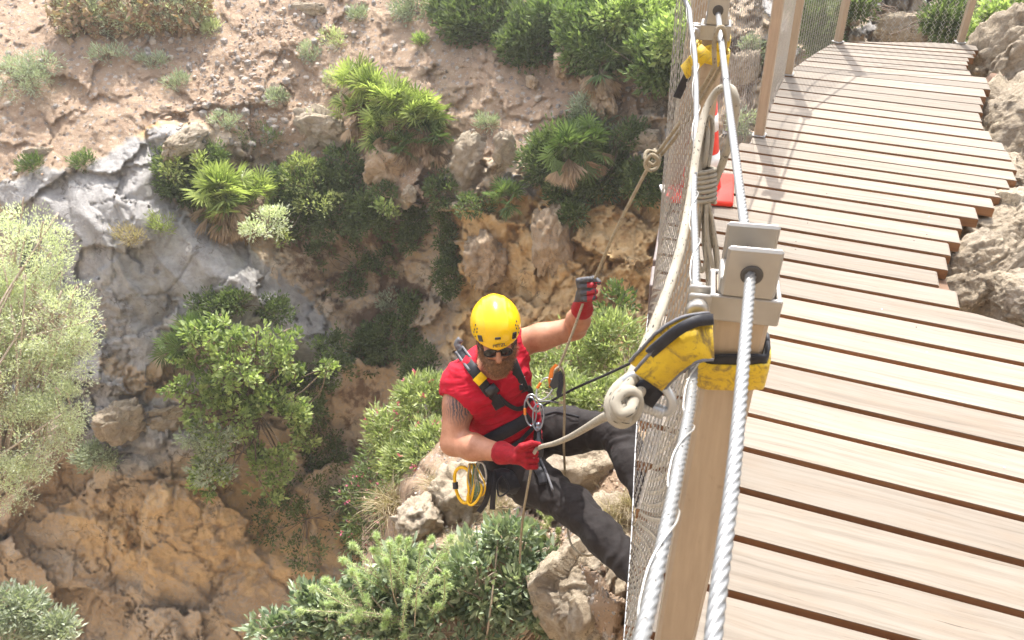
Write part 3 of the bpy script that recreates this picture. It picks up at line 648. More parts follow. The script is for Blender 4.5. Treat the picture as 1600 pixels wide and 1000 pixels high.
# mesh panels ----------------------------------------------------------
def net(name, top, bot, label, cell_s, cell_t, r, ferr=False, sag=0.0, mat_=None, seg=2, group='wire mesh panels of the railing'):
    """diamond wire mesh on the ruled surface between two curves"""
    ls = np.linalg.norm(np.diff(top, axis=0), axis=1).sum(); lh = np.linalg.norm(top[len(top)//2]-bot[len(bot)//2])
    ns = max(2, int(ls/cell_s)); nt_ = max(2, int(lh/cell_t))
    def at(u, w_):
        k = np.clip(u, 0, 1)*(len(top)-1); i = np.clip(k.astype(int), 0, len(top)-2); fr = (k-i)[..., None]
        a = top[i]*(1-fr)+top[i+1]*fr
        k = np.clip(u, 0, 1)*(len(bot)-1); i = np.clip(k.astype(int), 0, len(bot)-2); fr = (k-i)[..., None]; b = bot[i]*(1-fr)+bot[i+1]*fr
        p = a+(b-a)*w_[..., None]; bulge = np.sin(w_*np.pi)*sag
        return p+np.stack([-np.ones_like(u), np.zeros_like(u), np.zeros_like(u)], -1)*bulge[..., None]
    b_ = B(); vs_ = []; fs_ = []; cnt = 0
    for par in (0, 1):
        for i in range(-nt_, ns+1):
            # zigzag wires going down the panel: u changes by +-half a cell each half row
            pass
    kk = np.arange(0, 2*nt_+1)
    for i in range(ns*2+1):
        if i % 2: continue
        for sgn in (1, -1):
            u = (i/2+.25*sgn*np.where(kk % 2, 1, -1))/ns; w_ = kk/(2*nt_)
            p = at(u, w_)
            if sgn > 0: p = p+[.0006, .0006, 0]
            d = unit(np.gradient(p, axis=0)); a = unit(np.cross(d, [0.2, 1, .1])); c = np.cross(d, a); m_ = len(p); K = 4
            th = np.arange(K)*2*np.pi/K
            vv = p[:, None]+r*(np.cos(th)[None, :, None]*a[:, None]+np.sin(th)[None, :, None]*c[:, None])
            i0 = np.arange(m_-1)[:, None]; j0 = np.arange(K)[None]
            fs_.append(np.stack([i0*K+j0, i0*K+(j0+1) % K, (i0+1)*K+(j0+1) % K, (i0+1)*K+j0], -1).reshape(-1, 4)+cnt)
            vs_.append(vv.reshape(-1, 3)); cnt += m_*K
    e = empty(name, bot[0], label, 'mesh', group)
    mesh('wires', np.concatenate(vs_), np.concatenate(fs_), mat_ or M_wire, e, True)
    if ferr:
        vs_ = []; fs_ = []; cnt = 0; v0, f0 = lathe_arr([(.6, -1), (1, -.7), (1, .7), (.6, 1)], (0, 0, 0), (0, 0, 1), 6)
        f0 = [q for q in f0 if len(q) == 4]
        f0 = np.array(f0)
        for i in range(ns+1):
            for k in range(0, 2*nt_+1):
                u = np.array([(i+(.25 if k % 2 else -.25))/ns]); p = at(u, np.array([k/(2*nt_)]))[0]
                vs_.append(p+v0*[r*1.6, r*1.6, ferr*.8]); fs_.append(f0+cnt); cnt += len(v0)
        tag(mesh('ferrules', np.concatenate(vs_), np.concatenate(fs_), M_wire, e, True), kind='stuff')
    return e
def curve3(xy, z): return np.c_[xy, np.full(len(xy), z)]
hx = resample(smooth_path(hem, 10), .03)
sel = lambda a, b: hx[(hx[:, 1] >= a) & (hx[:, 1] <= b)]
Ls = smooth_path(LEFT, 8)
bsel = lambda a, b, z, o=.015: np.c_[(Ls+np.c_[-unit(np.gradient(Ls, axis=0))[:, 1], unit(np.gradient(Ls, axis=0))[:, 0]]*o)[(Ls[:, 1] >= a) & (Ls[:, 1] <= b)], np.full(((Ls[:, 1] >= a) & (Ls[:, 1] <= b)).sum(), z)]
net('wire_mesh', sel(-.1, .80), bsel(.15, 1.35, -.17, .02), 'nearest wire mesh span, a dense bright band left of the nearest post', .036, .085, .0010, ferr=.0075)
net('wire_mesh', sel(.80, 1.85), bsel(1.35, 2.75, -.17, .02), 'wire mesh span below the coiled rope between the two nearest posts', .042, .085, .0008, ferr=.006, mat_=M_wired)
net('wire_mesh', sel(1.85, 3.75), bsel(2.75, 3.68, -.12, .02), 'wire mesh span in front of the slanting brace and the corner post', .050, .09, .0008, ferr=.005, mat_=M_wired)
net('wire_mesh', np.array([[1.36, 3.68, 1.04], [1.82, 4.61, 1.04]]), np.array([[1.35, 3.68, -.05], [1.83, 4.62, -.05]]), 'narrow wire mesh span between the corner post and the slim post', .035, .045, .0012)
net('wire_mesh', np.array([[1.82, 4.61, 1.04], [2.37, 5.2, 1.04]]), np.array([[1.83, 4.62, -.05], [2.36, 5.2, -.05]]), 'wire mesh span between the slim post and the far left corner post', .040, .05, .0012)
net('wire_mesh', np.array([[2.37, 5.2, 1.04], [3.12, 5.0, 1.04], [4.2, 4.75, 1.04]]), np.array([[2.36, 5.2, -.03], [3.12, 5.0, -.03], [4.2, 4.75, -.03]]), 'wide wire mesh span across the far end of the deck', .06, .06, .0014)
# corner mesh straight behind: hem rope along the bottom of the near spans
v, f, uv = tube_arr(resample(np.concatenate([bsel(-.5, 3.4, -.17, .02)]), .02), .0025, 8); tag(B().add(v, f).build('mesh_bottom_cable', M_wired), 'thin steel cable along the bottom of the wire mesh below the deck edge', 'cable')
# ------------------------------------------------------------------ plants
def leaf_mat(name, c0, c1, trans=.35, rough=.45):
    m, t, b = mat(name, rough=rough, spec=.35)
    at = nd(t, 'ShaderNodeAttribute', attribute_name='tint')
    mid = tuple((np.array(c0)+np.array(c1))/2)
    c = ramp(t, at.outputs['Fac'], [(0, c0), (.55, mid), (1, c1)]); L(t, c, b.inputs['Base Color'])
    tr = nd(t, 'ShaderNodeBsdfTranslucent'); L(t, mix(t, 1.0, c, (1.0, 1.15, .55), 'MULTIPLY'), tr.inputs[0])
    ms = nd(t, 'ShaderNodeMixShader'); ms.inputs[0].default_value = trans
    L(t, b.outputs[0], ms.inputs[1]); L(t, tr.outputs[0], ms.inputs[2]); L(t, ms.outputs[0], t.nodes['Material Output'].inputs[0]); return m
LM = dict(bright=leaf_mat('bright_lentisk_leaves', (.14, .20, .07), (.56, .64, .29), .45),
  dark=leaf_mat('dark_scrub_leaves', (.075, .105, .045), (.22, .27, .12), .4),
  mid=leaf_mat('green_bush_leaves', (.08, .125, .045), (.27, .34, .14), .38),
  pale=leaf_mat('pale_feathery_leaves', (.50, .52, .40), (.86, .87, .74), .45, .6),
  grey=leaf_mat('grey_green_leaves', (.24, .27, .20), (.56, .60, .46), .3),
  olive=leaf_mat('olive_shrub_leaves', (.19, .23, .10), (.56, .60, .34), .42),
  blue=leaf_mat('bluish_broad_leaves', (.13, .18, .12), (.52, .58, .42), .28, .3),
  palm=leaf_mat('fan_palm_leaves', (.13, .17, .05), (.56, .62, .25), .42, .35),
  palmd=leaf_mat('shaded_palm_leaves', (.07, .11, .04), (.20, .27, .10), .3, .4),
  dry=leaf_mat('dry_palm_fronds', (.22, .14, .08), (.52, .38, .25), .2, .7),
  grass=leaf_mat('dry_grass_blades', (.26, .20, .12), (.55, .46, .32), .3, .7),
  ggrass=leaf_mat('pale_green_grass_blades', (.36, .39, .22), (.68, .69, .48), .4, .6),
  yel=leaf_mat('yellowish_leaves', (.22, .25, .09), (.48, .52, .24), .4),
  pink=leaf_mat('pink_flowers', (.45, .10, .16), (.75, .25, .35), .3, .6),
  feath=leaf_mat('light_green_needles', (.34, .42, .20), (.66, .74, .46), .42))
M_bark = simple('grey_brown_bark', (.20, .15, .11), .9, var=.3, scale=20, bmp=.4, bs=60)
M_twig = simple('pale_twig', (.42, .34, .26), .9, var=.2)
def leaves_arr(pos, dirv, ln, wd, r_, fold=.25):
    """folded diamond leaves: 4 vertices, 2 faces each"""
    n = len(pos); d = unit(dirv); a = unit(np.cross(d, r_.normal(size=(n, 3)))); u = np.cross(a, d)
    ln = np.broadcast_to(ln, (n,))[:, None]; wd = np.broadcast_to(wd, (n,))[:, None]
    v = np.stack([pos, pos+d*ln*.45+a*wd*.5+u*wd*fold, pos+d*ln, pos+d*ln*.45-a*wd*.5+u*wd*fold], 1).reshape(-1, 3)
    i = np.arange(n)[:, None]*4; f = np.concatenate([i+[0, 1, 2], i+[0, 2, 3]], 1).reshape(-1, 3)
    return v, f
def leaves_oval(pos, dirv, ln, wd, r_, fold=.22):
    """oval leaves folded along the midrib and bent at the tip: 8 vertices, 8 faces each"""
    n = len(pos); d = unit(dirv); a = unit(np.cross(d, r_.normal(size=(n, 3)))); u = np.cross(a, d)
    ln = np.broadcast_to(ln, (n,))[:, None]; wd = np.broadcast_to(wd, (n,))[:, None]; c = r_.uniform(-.02, .14, (n, 1))*ln
    q = lambda x, y, z: pos+d*ln*x+a*wd*y+u*(wd*z-c*x*x)
    v = np.stack([q(0, 0, 0), q(.32, .46, fold), q(.70, .38, fold), q(1, 0, 0), q(.70, -.38, fold), q(.32, -.46, fold), q(.35, 0, 0), q(.7, 0, 0)], 1).reshape(-1, 3)
    i = np.arange(n)[:, None]*8; f = np.concatenate([i+[0, 1, 6], i+[1, 2, 7], i+[1, 7, 6], i+[2, 3, 7], i+[0, 6, 5], i+[5, 6, 7], i+[5, 7, 4], i+[4, 7, 3]], 1).reshape(-1, 3)
    return v, f
def plant(name, blobs, label, cat='bush', lm='mid', ncl=120, per=26, leaf=.09, wid=.035, cr=.10, root=None, group=None, seed=0, holes=.15, twigs=16, tr=.02,
          crown='crown', trunk='trunk', spread=1.0, updir=.5, shade_split=None, extra=None, barkm=None, oval=False):
    """blobs: (centre, (rx, ry, rz)) world ellipsoids; ry runs along the view direction"""
    r_ = np.random.default_rng(seed+101); ctr = []; out = []
    vols = np.array([q[1][0]*q[1][1]*q[1][2] for q in blobs])**.66; vols = vols/vols.sum()
    for (c, rad), w_ in zip(blobs, vols):
        m_ = max(4, int(ncl*w_)); got = 0
        while got < m_:
            d = unit(r_.normal(size=(m_*3, 3))); rr = r_.uniform(.45, 1.02, (m_*3, 1))**.6
            q = np.asarray(c)+(d*rr*np.asarray(rad))@R_cam2w
            keep = vnoise(q*(1.6/max(rad))*1.3+seed, seed) > -1+2*holes-.2*r_.random(len(q))
            q = q[keep][:m_-got]; ctr.append(q); out.append(unit((d[keep]@R_cam2w)[:len(q)])); got += max(1, len(q))
    ctr = np.concatenate(ctr); out = np.concatenate(out); N = len(ctr)
    base = np.asarray(root if root is not None else np.mean([b_[0] for b_ in blobs], axis=0)-[0, 0, .6*max(b_[1][2] for b_ in blobs)], float)
    e = empty(name, base, label, cat, group)
    k = r_.poisson(per, N)+3; idx = np.repeat(np.arange(N), k); T = len(idx)
    off = r_.normal(size=(T, 3)); off = unit(off)*(r_.random((T, 1))**.5)*cr*r_.uniform(.6, 1.3, N)[idx][:, None]*spread
    pos = ctr[idx]+off; dr = unit(off)*.8+out[idx]*.5+np.array([0, 0, updir])+r_.normal(size=(T, 3))*.35
    v, f = (leaves_oval if oval else leaves_arr)(pos, dr, leaf*r_.uniform(.6, 1.25, T), wid*r_.uniform(.7, 1.2, T), r_)
    tint = np.clip(r_.uniform(.15, .85, N)[idx]+r_.normal(0, .18, T), 0, 1)
    mesh(crown, v, f, LM[lm], e, oval, tint=np.repeat(tint, 8 if oval else 4))
    if extra:
        em, cnt, sz, nm = extra
        j = r_.integers(0, T, cnt); p = pos[j]+out[idx[j]]*cr*.4; vv = []; ff = []; 
        for s_ in range(3):
            v2, f2 = leaves_arr(p, r_.normal(size=(cnt, 3)), sz, sz*.7, r_); ff.append(f2+len(v2)*s_); vv.append(v2)
        if nm != 'flower': mesh(nm, np.concatenate(vv), np.concatenate(ff), LM[em], e, False, tint=r_.random(cnt*12))
        else:
            for q in range(cnt):
                s3 = [w3[q*4:q*4+4] for w3 in vv]; mesh(nm, np.concatenate(s3), np.array([[0, 1, 2], [0, 2, 3]]*3)+np.repeat([0, 4, 8], 2)[:, None], LM[em], e, False, tint=r_.random(12))
    if twigs:
        b_ = B(); sel_ = r_.choice(N, min(twigs, N), replace=False); mid = np.mean(ctr, axis=0)
        hub = base+(mid-base)*.45
        v2, f2, _ = tube_arr(smooth_path([base-[0, 0, .1], base+(hub-base)*.5+r_.normal(size=3)*.06*np.linalg.norm(hub-base), hub], 5), np.linspace(tr, tr*.7, 11), 7); b_.add(v2, f2)
        for i in sel_:
            j = base+(hub-base)*r_.uniform(.3, 1); c = j+(ctr[i]-j)*.5+r_.normal(size=3)*.12*np.linalg.norm(ctr[i]-j)
            pth = smooth_path([j, c, ctr[i], ctr[i]+out[i]*cr*.8], 4)
            v2, f2, _ = tube_arr(pth, np.linspace(tr*.45, tr*.1, len(pth)), 5); b_.add(v2, f2)
        b_.build(trunk, barkm or M_bark, e)
    return e
R_cam2w = np.array([R@np.array([1, 0, 0]), R@np.array([0, 0, -1]), R@np.array([0, 1, 0])])   # right, away, up in the view, as rows
def blob(px, py, w_, h_, off=.3, dep=None, thick=.55):
    """ellipsoid seen as w_ x h_ pixels at (px, py)"""
    p = far(px, py, off)[0] if dep is None else P(px, py, dep)
    D = proj(p)[2]; return (p, (w_/2/F*D, min(w_, h_)/2/F*D*thick*1.3, h_/2/F*D))
G_far = 'shrubs growing on the far gorge wall'
def far_bush(name, bl, label, **k):
    bl = [blob(*q) for q in bl]; root = np.mean([q[0] for q in bl], 0); pr = proj(root); root = far(pr[0], pr[1]+5, 0)[0]
    k.setdefault('group', G_far); return plant(name, bl, label, root=root, **k)
# far wall ---------------------------------------------------------------
far_bush('large_bush', [(770, 30, 170, 90), (730, 5, 120, 60), (840, 60, 120, 100)], 'dense dark green bush hanging over the rocks at the top of the gorge wall', lm='dark', ncl=420, per=26, leaf=.13, wid=.06, cr=.2, seed=1, twigs=30)
far_bush('large_bush', [(960, 50, 190, 130, .6), (1040, 90, 110, 100, .5), (900, 20, 140, 80, .5), (1010, 10, 160, 70)], 'largest dark bush, left of the mesh at the top', lm='mid', ncl=560, per=26, leaf=.13, wid=.06, cr=.2, seed=2, twigs=30)
far_bush('large_bush', [(1000, 22, 150, 55, 1.0), (1060, 60, 70, 60, 1.0)], 'bright sunlit bush on top of the largest dark bush', lm='bright', ncl=120, per=24, leaf=.12, wid=.07, cr=.2, seed=3)
far_bush('pale_tree', [(200, 5, 200, 90, .8), (130, 25, 90, 60, .5), (280, 10, 100, 80, .4)], 'pale feathery bush in the top left corner beside reddish dead fronds', lm='pale', ncl=420, per=40, leaf=.08, wid=.022, cr=.2, seed=4, twigs=24, extra=('dry', 900, .16, 'dead_foliage'))
far_bush('bush', [(25, 120, 110, 60), (60, 100, 60, 40)], 'dull grey-green scrub below the top left bush', lm='grey', ncl=70, per=40, leaf=.08, wid=.02, cr=.16, seed=5)
far_bush('bush', [(645, 8, 70, 60)], 'small grey bush at the top edge, between pale and dark bushes', lm='grey', ncl=50, per=34, leaf=.09, wid=.03, cr=.14, seed=6)
far_bush('bush', [(270, 268, 70, 80), (320, 250, 70, 50), (290, 295, 80, 50)], 'dark bush with light sprigs right of the grey slab top', lm='dark', ncl=150, per=30, leaf=.09, wid=.04, cr=.15, seed=7)
far_bush('bush', [(268, 262, 40, 34, .9), (312, 250, 16, 20, .8)], 'light green sprigs on the dark bush beside the slab', lm='yel', ncl=14, per=18, leaf=.09, wid=.045, cr=.12, seed=8)
far_bush('ivy_mass', [(470, 290, 110, 90), (540, 260, 90, 60), (520, 330, 120, 90), (450, 340, 60, 80), (580, 330, 80, 80)], 'wide dark ivy thicket in the middle of the gorge wall', lm='dark', ncl=380, per=30, leaf=.09, wid=.05, cr=.16, seed=9, holes=.3)
far_bush('bush', [(470, 268, 60, 60, .7), (490, 320, 50, 24, .9), (520, 312, 30, 20, .9), (440, 372, 20, 40, .8)], 'yellowish sprigs over the dark ivy thicket', lm='yel', ncl=44, per=18, leaf=.09, wid=.045, cr=.13, seed=10, holes=.3)
far_bush('sapling', [(603, 322, 26, 22, 1.2), (618, 334, 20, 14, 1.2)], 'tiny bright green sapling standing out from the ivy', lm='bright', ncl=12, per=9, leaf=.11, wid=.06, cr=.11, seed=11)
far_bush('bush', [(880, 230, 110, 80), (930, 270, 130, 80), (850, 250, 70, 70)], 'broad dark shrub below the ochre ledge, left of the rope', lm='dark', ncl=240, per=28, leaf=.12, wid=.04, cr=.18, seed=12, holes=.2)
far_bush('bush', [(890, 300, 70, 50), (985, 210, 50, 34), (898, 335, 36, 30)], 'ragged dark shrub trailing under the broad one', lm='dark', ncl=110, per=26, leaf=.1, wid=.04, cr=.15, seed=13, holes=.25)
far_bush('bush', [(925, 175, 60, 60)], 'round grey-green shrub under the largest bush', lm='grey', ncl=50, per=30, leaf=.09, wid=.03, cr=.15, seed=14)
far_bush('bush', [(1010, 290, 60, 60), (1000, 265, 50, 40)], 'dark shrub right behind the knotted rope', lm='dark', ncl=60, per=26, leaf=.1, wid=.04, cr=.15, seed=15)
far_bush('hanging_ivy', [(697, 375, 26, 60), (698, 430, 38, 70), (690, 335, 20, 30)], 'column of ivy hanging down the ochre wall above the helmet', lm='dark', ncl=110, per=28, leaf=.07, wid=.04, cr=.12, seed=16)
far_bush('hanging_ivy', [(650, 340, 36, 50), (638, 375, 26, 40)], 'short ivy curtain left of the ivy column', lm='dark', ncl=70, per=26, leaf=.08, wid=.04, cr=.13, seed=17, holes=.3)
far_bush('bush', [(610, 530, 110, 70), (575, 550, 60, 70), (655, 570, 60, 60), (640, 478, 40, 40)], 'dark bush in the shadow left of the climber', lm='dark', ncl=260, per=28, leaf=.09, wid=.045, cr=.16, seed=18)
far_bush('bush', [(560, 400, 50, 60), (500, 400, 50, 40), (610, 410, 50, 50), (540, 450, 60, 40)], 'thin dull creeper on the shaded rock under the ivy thicket', lm='dark', ncl=90, per=20, leaf=.08, wid=.04, cr=.13, seed=19, holes=.45)
far_bush('bush', [(370, 470, 60, 30), (330, 480, 70, 40), (430, 485, 60, 40)], 'dark scrub on the lower end of the grey slab', lm='dark', ncl=80, per=26, leaf=.09, wid=.04, cr=.14, seed=20)
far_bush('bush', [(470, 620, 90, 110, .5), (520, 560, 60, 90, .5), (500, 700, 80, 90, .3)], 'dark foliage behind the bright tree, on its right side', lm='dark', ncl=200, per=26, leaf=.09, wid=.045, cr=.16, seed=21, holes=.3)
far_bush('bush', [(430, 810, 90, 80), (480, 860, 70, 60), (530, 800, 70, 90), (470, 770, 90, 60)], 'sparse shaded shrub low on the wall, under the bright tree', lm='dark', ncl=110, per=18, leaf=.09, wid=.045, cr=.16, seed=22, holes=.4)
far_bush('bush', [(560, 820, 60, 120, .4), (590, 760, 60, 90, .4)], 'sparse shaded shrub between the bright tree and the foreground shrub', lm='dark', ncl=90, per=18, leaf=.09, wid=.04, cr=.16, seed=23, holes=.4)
far_bush('bush', [(150, 712, 60, 44, .4)], 'small grey-green shrub on the pale rocks beside the pale tree', lm='grey', ncl=40, per=26, leaf=.09, wid=.04, cr=.13, seed=24)
far_bush('bush', [(600, 300, 40, 30), (750, 320, 90, 30), (690, 300, 50, 60)], 'low green creeper under the round ochre boulder', lm='dark', ncl=70, per=24, leaf=.08, wid=.04, cr=.12, seed=25, holes=.3)
for i, (x, y, w_, h_, lm_, lab) in enumerate([(130, 250, 40, 22, 'mid', 'little green tuft on the pale scree, far left'), (430, 150, 30, 22, 'grey', 'tiny grey tuft beside the pale rock on the scree'),
    (275, 125, 30, 26, 'grey', 'tiny dull tuft in the middle of the orange scree'), (350, 188, 50, 24, 'grey', 'dull tuft above the palm pair'), (485, 80, 30, 30, 'grey', 'faded tuft right of the orange scree'),
    (405, 215, 60, 40, 'dark', 'dark clump of scrub above the wide ivy thicket'), (250, 350, 34, 34, 'yel', 'dull yellow tuft clinging to the right of the slab'), (200, 370, 44, 30, 'grass', 'dry tuft growing on the slab face'),
    (655, 62, 14, 10, 'bright', 'tiny bright sprig on the bare earth'), (520, 60, 46, 30, 'ggrass', 'pale dry tuft near the top centre'), (330, 45, 26, 30, 'ggrass', 'pale tuft right of the pale feathery bush'),
    (50, 255, 36, 18, 'mid', 'green tuft by the white stone, far left'), (760, 190, 30, 16, 'grey', 'dull weed on the reddish scree right of the big palm'), (610, 470, 40, 30, 'grey', 'dull shrub in the shade by the dark bush'),
    (560, 20, 30, 20, 'grey', 'dull tuft on the top scree'), (170, 85, 60, 26, 'grey', 'brownish scrub under the pale feathery bush'), (240, 95, 60, 24, 'grey', 'brownish scrub right of the first brownish scrub'),
    (530, 120, 60, 26, 'ggrass', 'straw-coloured tuft above the big fan palm'), (500, 190, 60, 30, 'ggrass', 'straw-coloured tuft left of the big fan palm')]):
    far_bush('tuft', [(x, y, w_, h_, .12)], lab, cat='tuft', lm=lm_, ncl=16, per=30, leaf=.09, wid=.02, cr=.11, seed=40+i, twigs=4, group='small tufts scattered over the far slope', updir=1)
# the bright tree in the middle
far_bush('bright_tree', [(340, 520, 110, 60, 1.3), (300, 600, 80, 110, 1.3), (390, 560, 130, 110, 1.6), (350, 660, 110, 110, 1.7), (440, 650, 90, 130, 1.4), (330, 740, 70, 80, 1.3), (420, 740, 80, 100, 1.4), (480, 690, 40, 30, 1.3), (460, 550, 60, 60, 1.2), (510, 570, 30, 40, 1.0)],
    'bright green tree with rosettes of glossy leaves in the left middle', cat='tree', lm='bright', ncl=390, per=15, leaf=.11, wid=.06, cr=.10, seed=60, holes=.5, oval=True, twigs=70, tr=.05, group=None)
far_bush('grey_shrub', [(335, 690, 80, 60, 1.5), (330, 735, 60, 60, 1.6), (300, 680, 40, 40, 1.4)], 'grey-green branch mass low in the left half of the bright tree', lm='grey', ncl=60, per=18, leaf=.09, wid=.045, cr=.12, seed=61, holes=.3)
# the pale tree at the left edge
pt_ = [(30, 400, 150, 170), (60, 500, 180, 160), (30, 590, 170, 140), (50, 680, 130, 140), (10, 760, 110, 90), (110, 560, 70, 120), (100, 640, 70, 90), (-40, 500, 150, 300)]
plant('feathery_tree', [blob(x, y, w_, h_, dep=11.2, thick=.5) for x, y, w_, h_ in pt_], 'tall pale feathery tree, washed out by the sun, at the left edge', cat='tree', lm='pale', ncl=1050, per=40, leaf=.052, wid=.019, cr=.15, seed=62, holes=.38, twigs=90, tr=.06, root=P(-20, 840, 12.4), barkm=M_twig)
plant('bush', [blob(40, 980, 160, 70, dep=10.5), (P(20, 950, 10.4), (.4, .3, .25)), blob(95, 985, 60, 40, dep=10.4)], 'pale green shrub in the bottom left corner', lm='grey', ncl=130, per=30, leaf=.10, wid=.04, cr=.13, seed=63, root=P(40, 1010, 11.4))
# fan palms ----------------------------------------------------------------
def fan_palm(heads, label, seed, lm='palm', dry=14, size=.42, name='fan_palm', flat=0.0, group='fan palms on the far gorge wall'):
    r_ = np.random.default_rng(seed); base = np.mean([h[0] for h in heads], 0)
    e = empty(name, base, label, 'palm', group); out = -R_cam2w[1]
    V = []; Fc = []; T = []; n = 0; VD = []; FD = []; nD = 0; TD = []; pet = B()
    for c, nf, sc in heads:
        c = np.asarray(c)
        for k in range(nf+dry):
            isdry = k >= nf
            if isdry: d = unit(np.array([r_.normal(0, .5), r_.normal(0, .5), -1.0])+out*.55)
            else: d = unit(r_.normal(size=3)*.75+np.array([0, 0, .75])+out*.45)
            Lp = sc*size*r_.uniform(.45, 1.0); tip = c+d*Lp+[0, 0, -.10*Lp if not isdry else 0]
            if not isdry or r_.random() < .4:
                v2, f2, _ = tube_arr(np.array([c, c+d*Lp*.5+[0, 0, .02], tip]), .006, 4); pet.add(v2, f2)
            a = unit(np.cross(d, r_.normal(size=3)+[0, 0, 1.5])); nleaf = 15; R0 = sc*size*r_.uniform(.75, 1.1)*(.9 if not isdry else .8)
            nn = np.cross(a, d); ang = np.linspace(-1.9, 1.9, nleaf)*(1 if not isdry else .35)
            for j, an in enumerate(ang):
                dd = unit(d*math.cos(an)+a*math.sin(an)+nn*r_.normal(0, .08)+[0, 0, -.12*abs(an)]); ll = R0*(1-.16*abs(an)/1.9)*r_.uniform(.9, 1.05)
                sdv = unit(np.cross(dd, nn)); w0 = ll*.055
                q = np.array([tip, tip+dd*ll*.55+sdv*w0+nn*.006, tip+dd*ll+np.array([0, 0, -.10*ll]), tip+dd*ll*.55-sdv*w0-nn*.006])
                tt = np.clip(r_.normal(.5+.42*math.sin(k*1.7), .10), 0, 1)
                if isdry: VD.append(q); FD.append((nD, nD+1, nD+2, nD+3)); nD += 4; TD += [tt]*4
                else: V.append(q); Fc.append((n, n+1, n+2, n+3)); n += 4; T += [tt]*4
    mesh('fronds', np.concatenate(V), np.array(Fc), LM[lm], e, False, tint=T)
    if nD: mesh('dead_skirt', np.concatenate(VD), np.array(FD), LM['dry'], e, False, tint=TD)
    pet.build('stems', M_bark, e); return e
def hd(x, y, nf=24, sc=1.0, off=.5): return (far(x, y, off)[0], nf, sc)
fan_palm([hd(555, 135, 26, 1, .7), hd(585, 150, 26, 1.05, .8), hd(620, 165, 26, 1, .8), hd(560, 175, 20, .9, .6), hd(600, 200, 22, .9, .7), hd(645, 195, 24, 1, .6), hd(663, 180, 22, 1, .6)], 'largest fan palm clump, brilliant green with brown dead fronds underneath', 201, dry=18)
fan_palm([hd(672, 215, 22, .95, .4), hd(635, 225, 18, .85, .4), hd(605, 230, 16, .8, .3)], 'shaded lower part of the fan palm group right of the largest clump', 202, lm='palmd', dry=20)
fan_palm([hd(350, 305, 44, 1.25, 1.0), hd(362, 330, 20, 1.0, .8)], 'pale green fan palm with a long brown skirt in the middle of the gorge', 203, dry=34)
fan_palm([hd(408, 302, 26, .85, .8)], 'small fan palm head on the right of the skirted palm', 204, dry=4)
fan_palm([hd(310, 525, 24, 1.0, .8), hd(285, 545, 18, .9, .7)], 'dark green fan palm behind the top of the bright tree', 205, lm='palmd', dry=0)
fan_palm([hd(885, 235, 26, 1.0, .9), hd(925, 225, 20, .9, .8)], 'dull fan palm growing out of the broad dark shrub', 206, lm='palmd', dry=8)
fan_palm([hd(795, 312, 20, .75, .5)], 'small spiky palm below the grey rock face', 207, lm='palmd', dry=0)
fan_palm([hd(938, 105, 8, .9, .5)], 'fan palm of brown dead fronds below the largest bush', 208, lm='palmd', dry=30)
plant('bush', [blob(425, 345, 44, 50, 1.0), blob(400, 355, 44, 30, 1.1)], 'pale small-leaved shrub right under the small palm head', lm='pale', ncl=40, per=26, leaf=.08, wid=.03, cr=.12, seed=70, group=G_far)
# behind the railing, right of centre -----------------------------------------
far_bush('bush', [(1275, 30, 60, 90, .8), (1290, 70, 40, 60, .6)], 'green bush seen through the mesh between the two left far posts', lm='mid', ncl=120, per=28, leaf=.08, wid=.035, cr=.13, seed=80)
far_bush('bush', [(1340, 5, 60, 50, .5), (1480, 30, 60, 60, .6)], 'dark bush behind the far mesh left of the end post', lm='dark', ncl=120, per=28, leaf=.07, wid=.03, cr=.11, seed=81)
far_bush('bush', [(1545, 45, 50, 36, 1.0), (1570, 20, 60, 50, .8)], 'bright green bush behind the end post beside the big rock', lm='bright', ncl=70, per=26, leaf=.07, wid=.03, cr=.10, seed=82)
far_bush('bush', [(1175, 80, 30, 50, .4), (1160, 190, 30, 30, .4)], 'straggly shrub seen through the mesh left of the corner post', lm='grey', ncl=40, per=26, leaf=.07, wid=.03, cr=.10, seed=83)
# near the climber -------------------------------------------------------------
plant('olive_shrub', [blob(900, 560, 150, 110, dep=6.3), blob(960, 530, 100, 80, dep=6.2), blob(865, 620, 120, 80, dep=5.8), blob(940, 625, 120, 70, dep=5.7), blob(800, 640, 80, 50, dep=5.8)], 'light green shrub right behind the climber and his raised arm', lm='olive', ncl=400, per=20, leaf=.055, wid=.018, cr=.09, seed=90, oval=True, root=P(910, 660, 6.6), twigs=50, tr=.015, barkm=M_twig)
plant('olive_shrub', [blob(985, 620, 70, 120, dep=5.6), blob(1000, 690, 50, 60, dep=5.2)], 'thin yellow-green shrub between the knot and the mesh', lm='yel', ncl=70, per=16, leaf=.045, wid=.014, cr=.09, seed=91, root=P(990, 740, 5.2), twigs=30, tr=.01, barkm=M_twig, holes=.3)
plant('dark_sprig', [blob(960, 475, 60, 50, dep=6.6)], 'small dark leafy sprig right of the raised glove', lm='dark', ncl=20, per=14, leaf=.06, wid=.035, cr=.08, seed=92, root=P(955, 520, 6.8), twigs=10, tr=.01)
plant('oleander', [blob(660, 640, 80, 110, dep=6.6), blob(680, 710, 90, 110, dep=6.3), blob(640, 730, 80, 90, dep=6.5), blob(605, 680, 50, 110, dep=6.8), blob(700, 620, 50, 60, dep=6.6)], 'pale oleander with pink flowers left of the climber', lm='olive', ncl=340, per=22, leaf=.075, wid=.018, cr=.10, seed=93, oval=True, root=P(665, 800, 6.6), twigs=50, tr=.014, extra=('pink', 80, .038, 'flower'), barkm=M_twig, holes=.25)
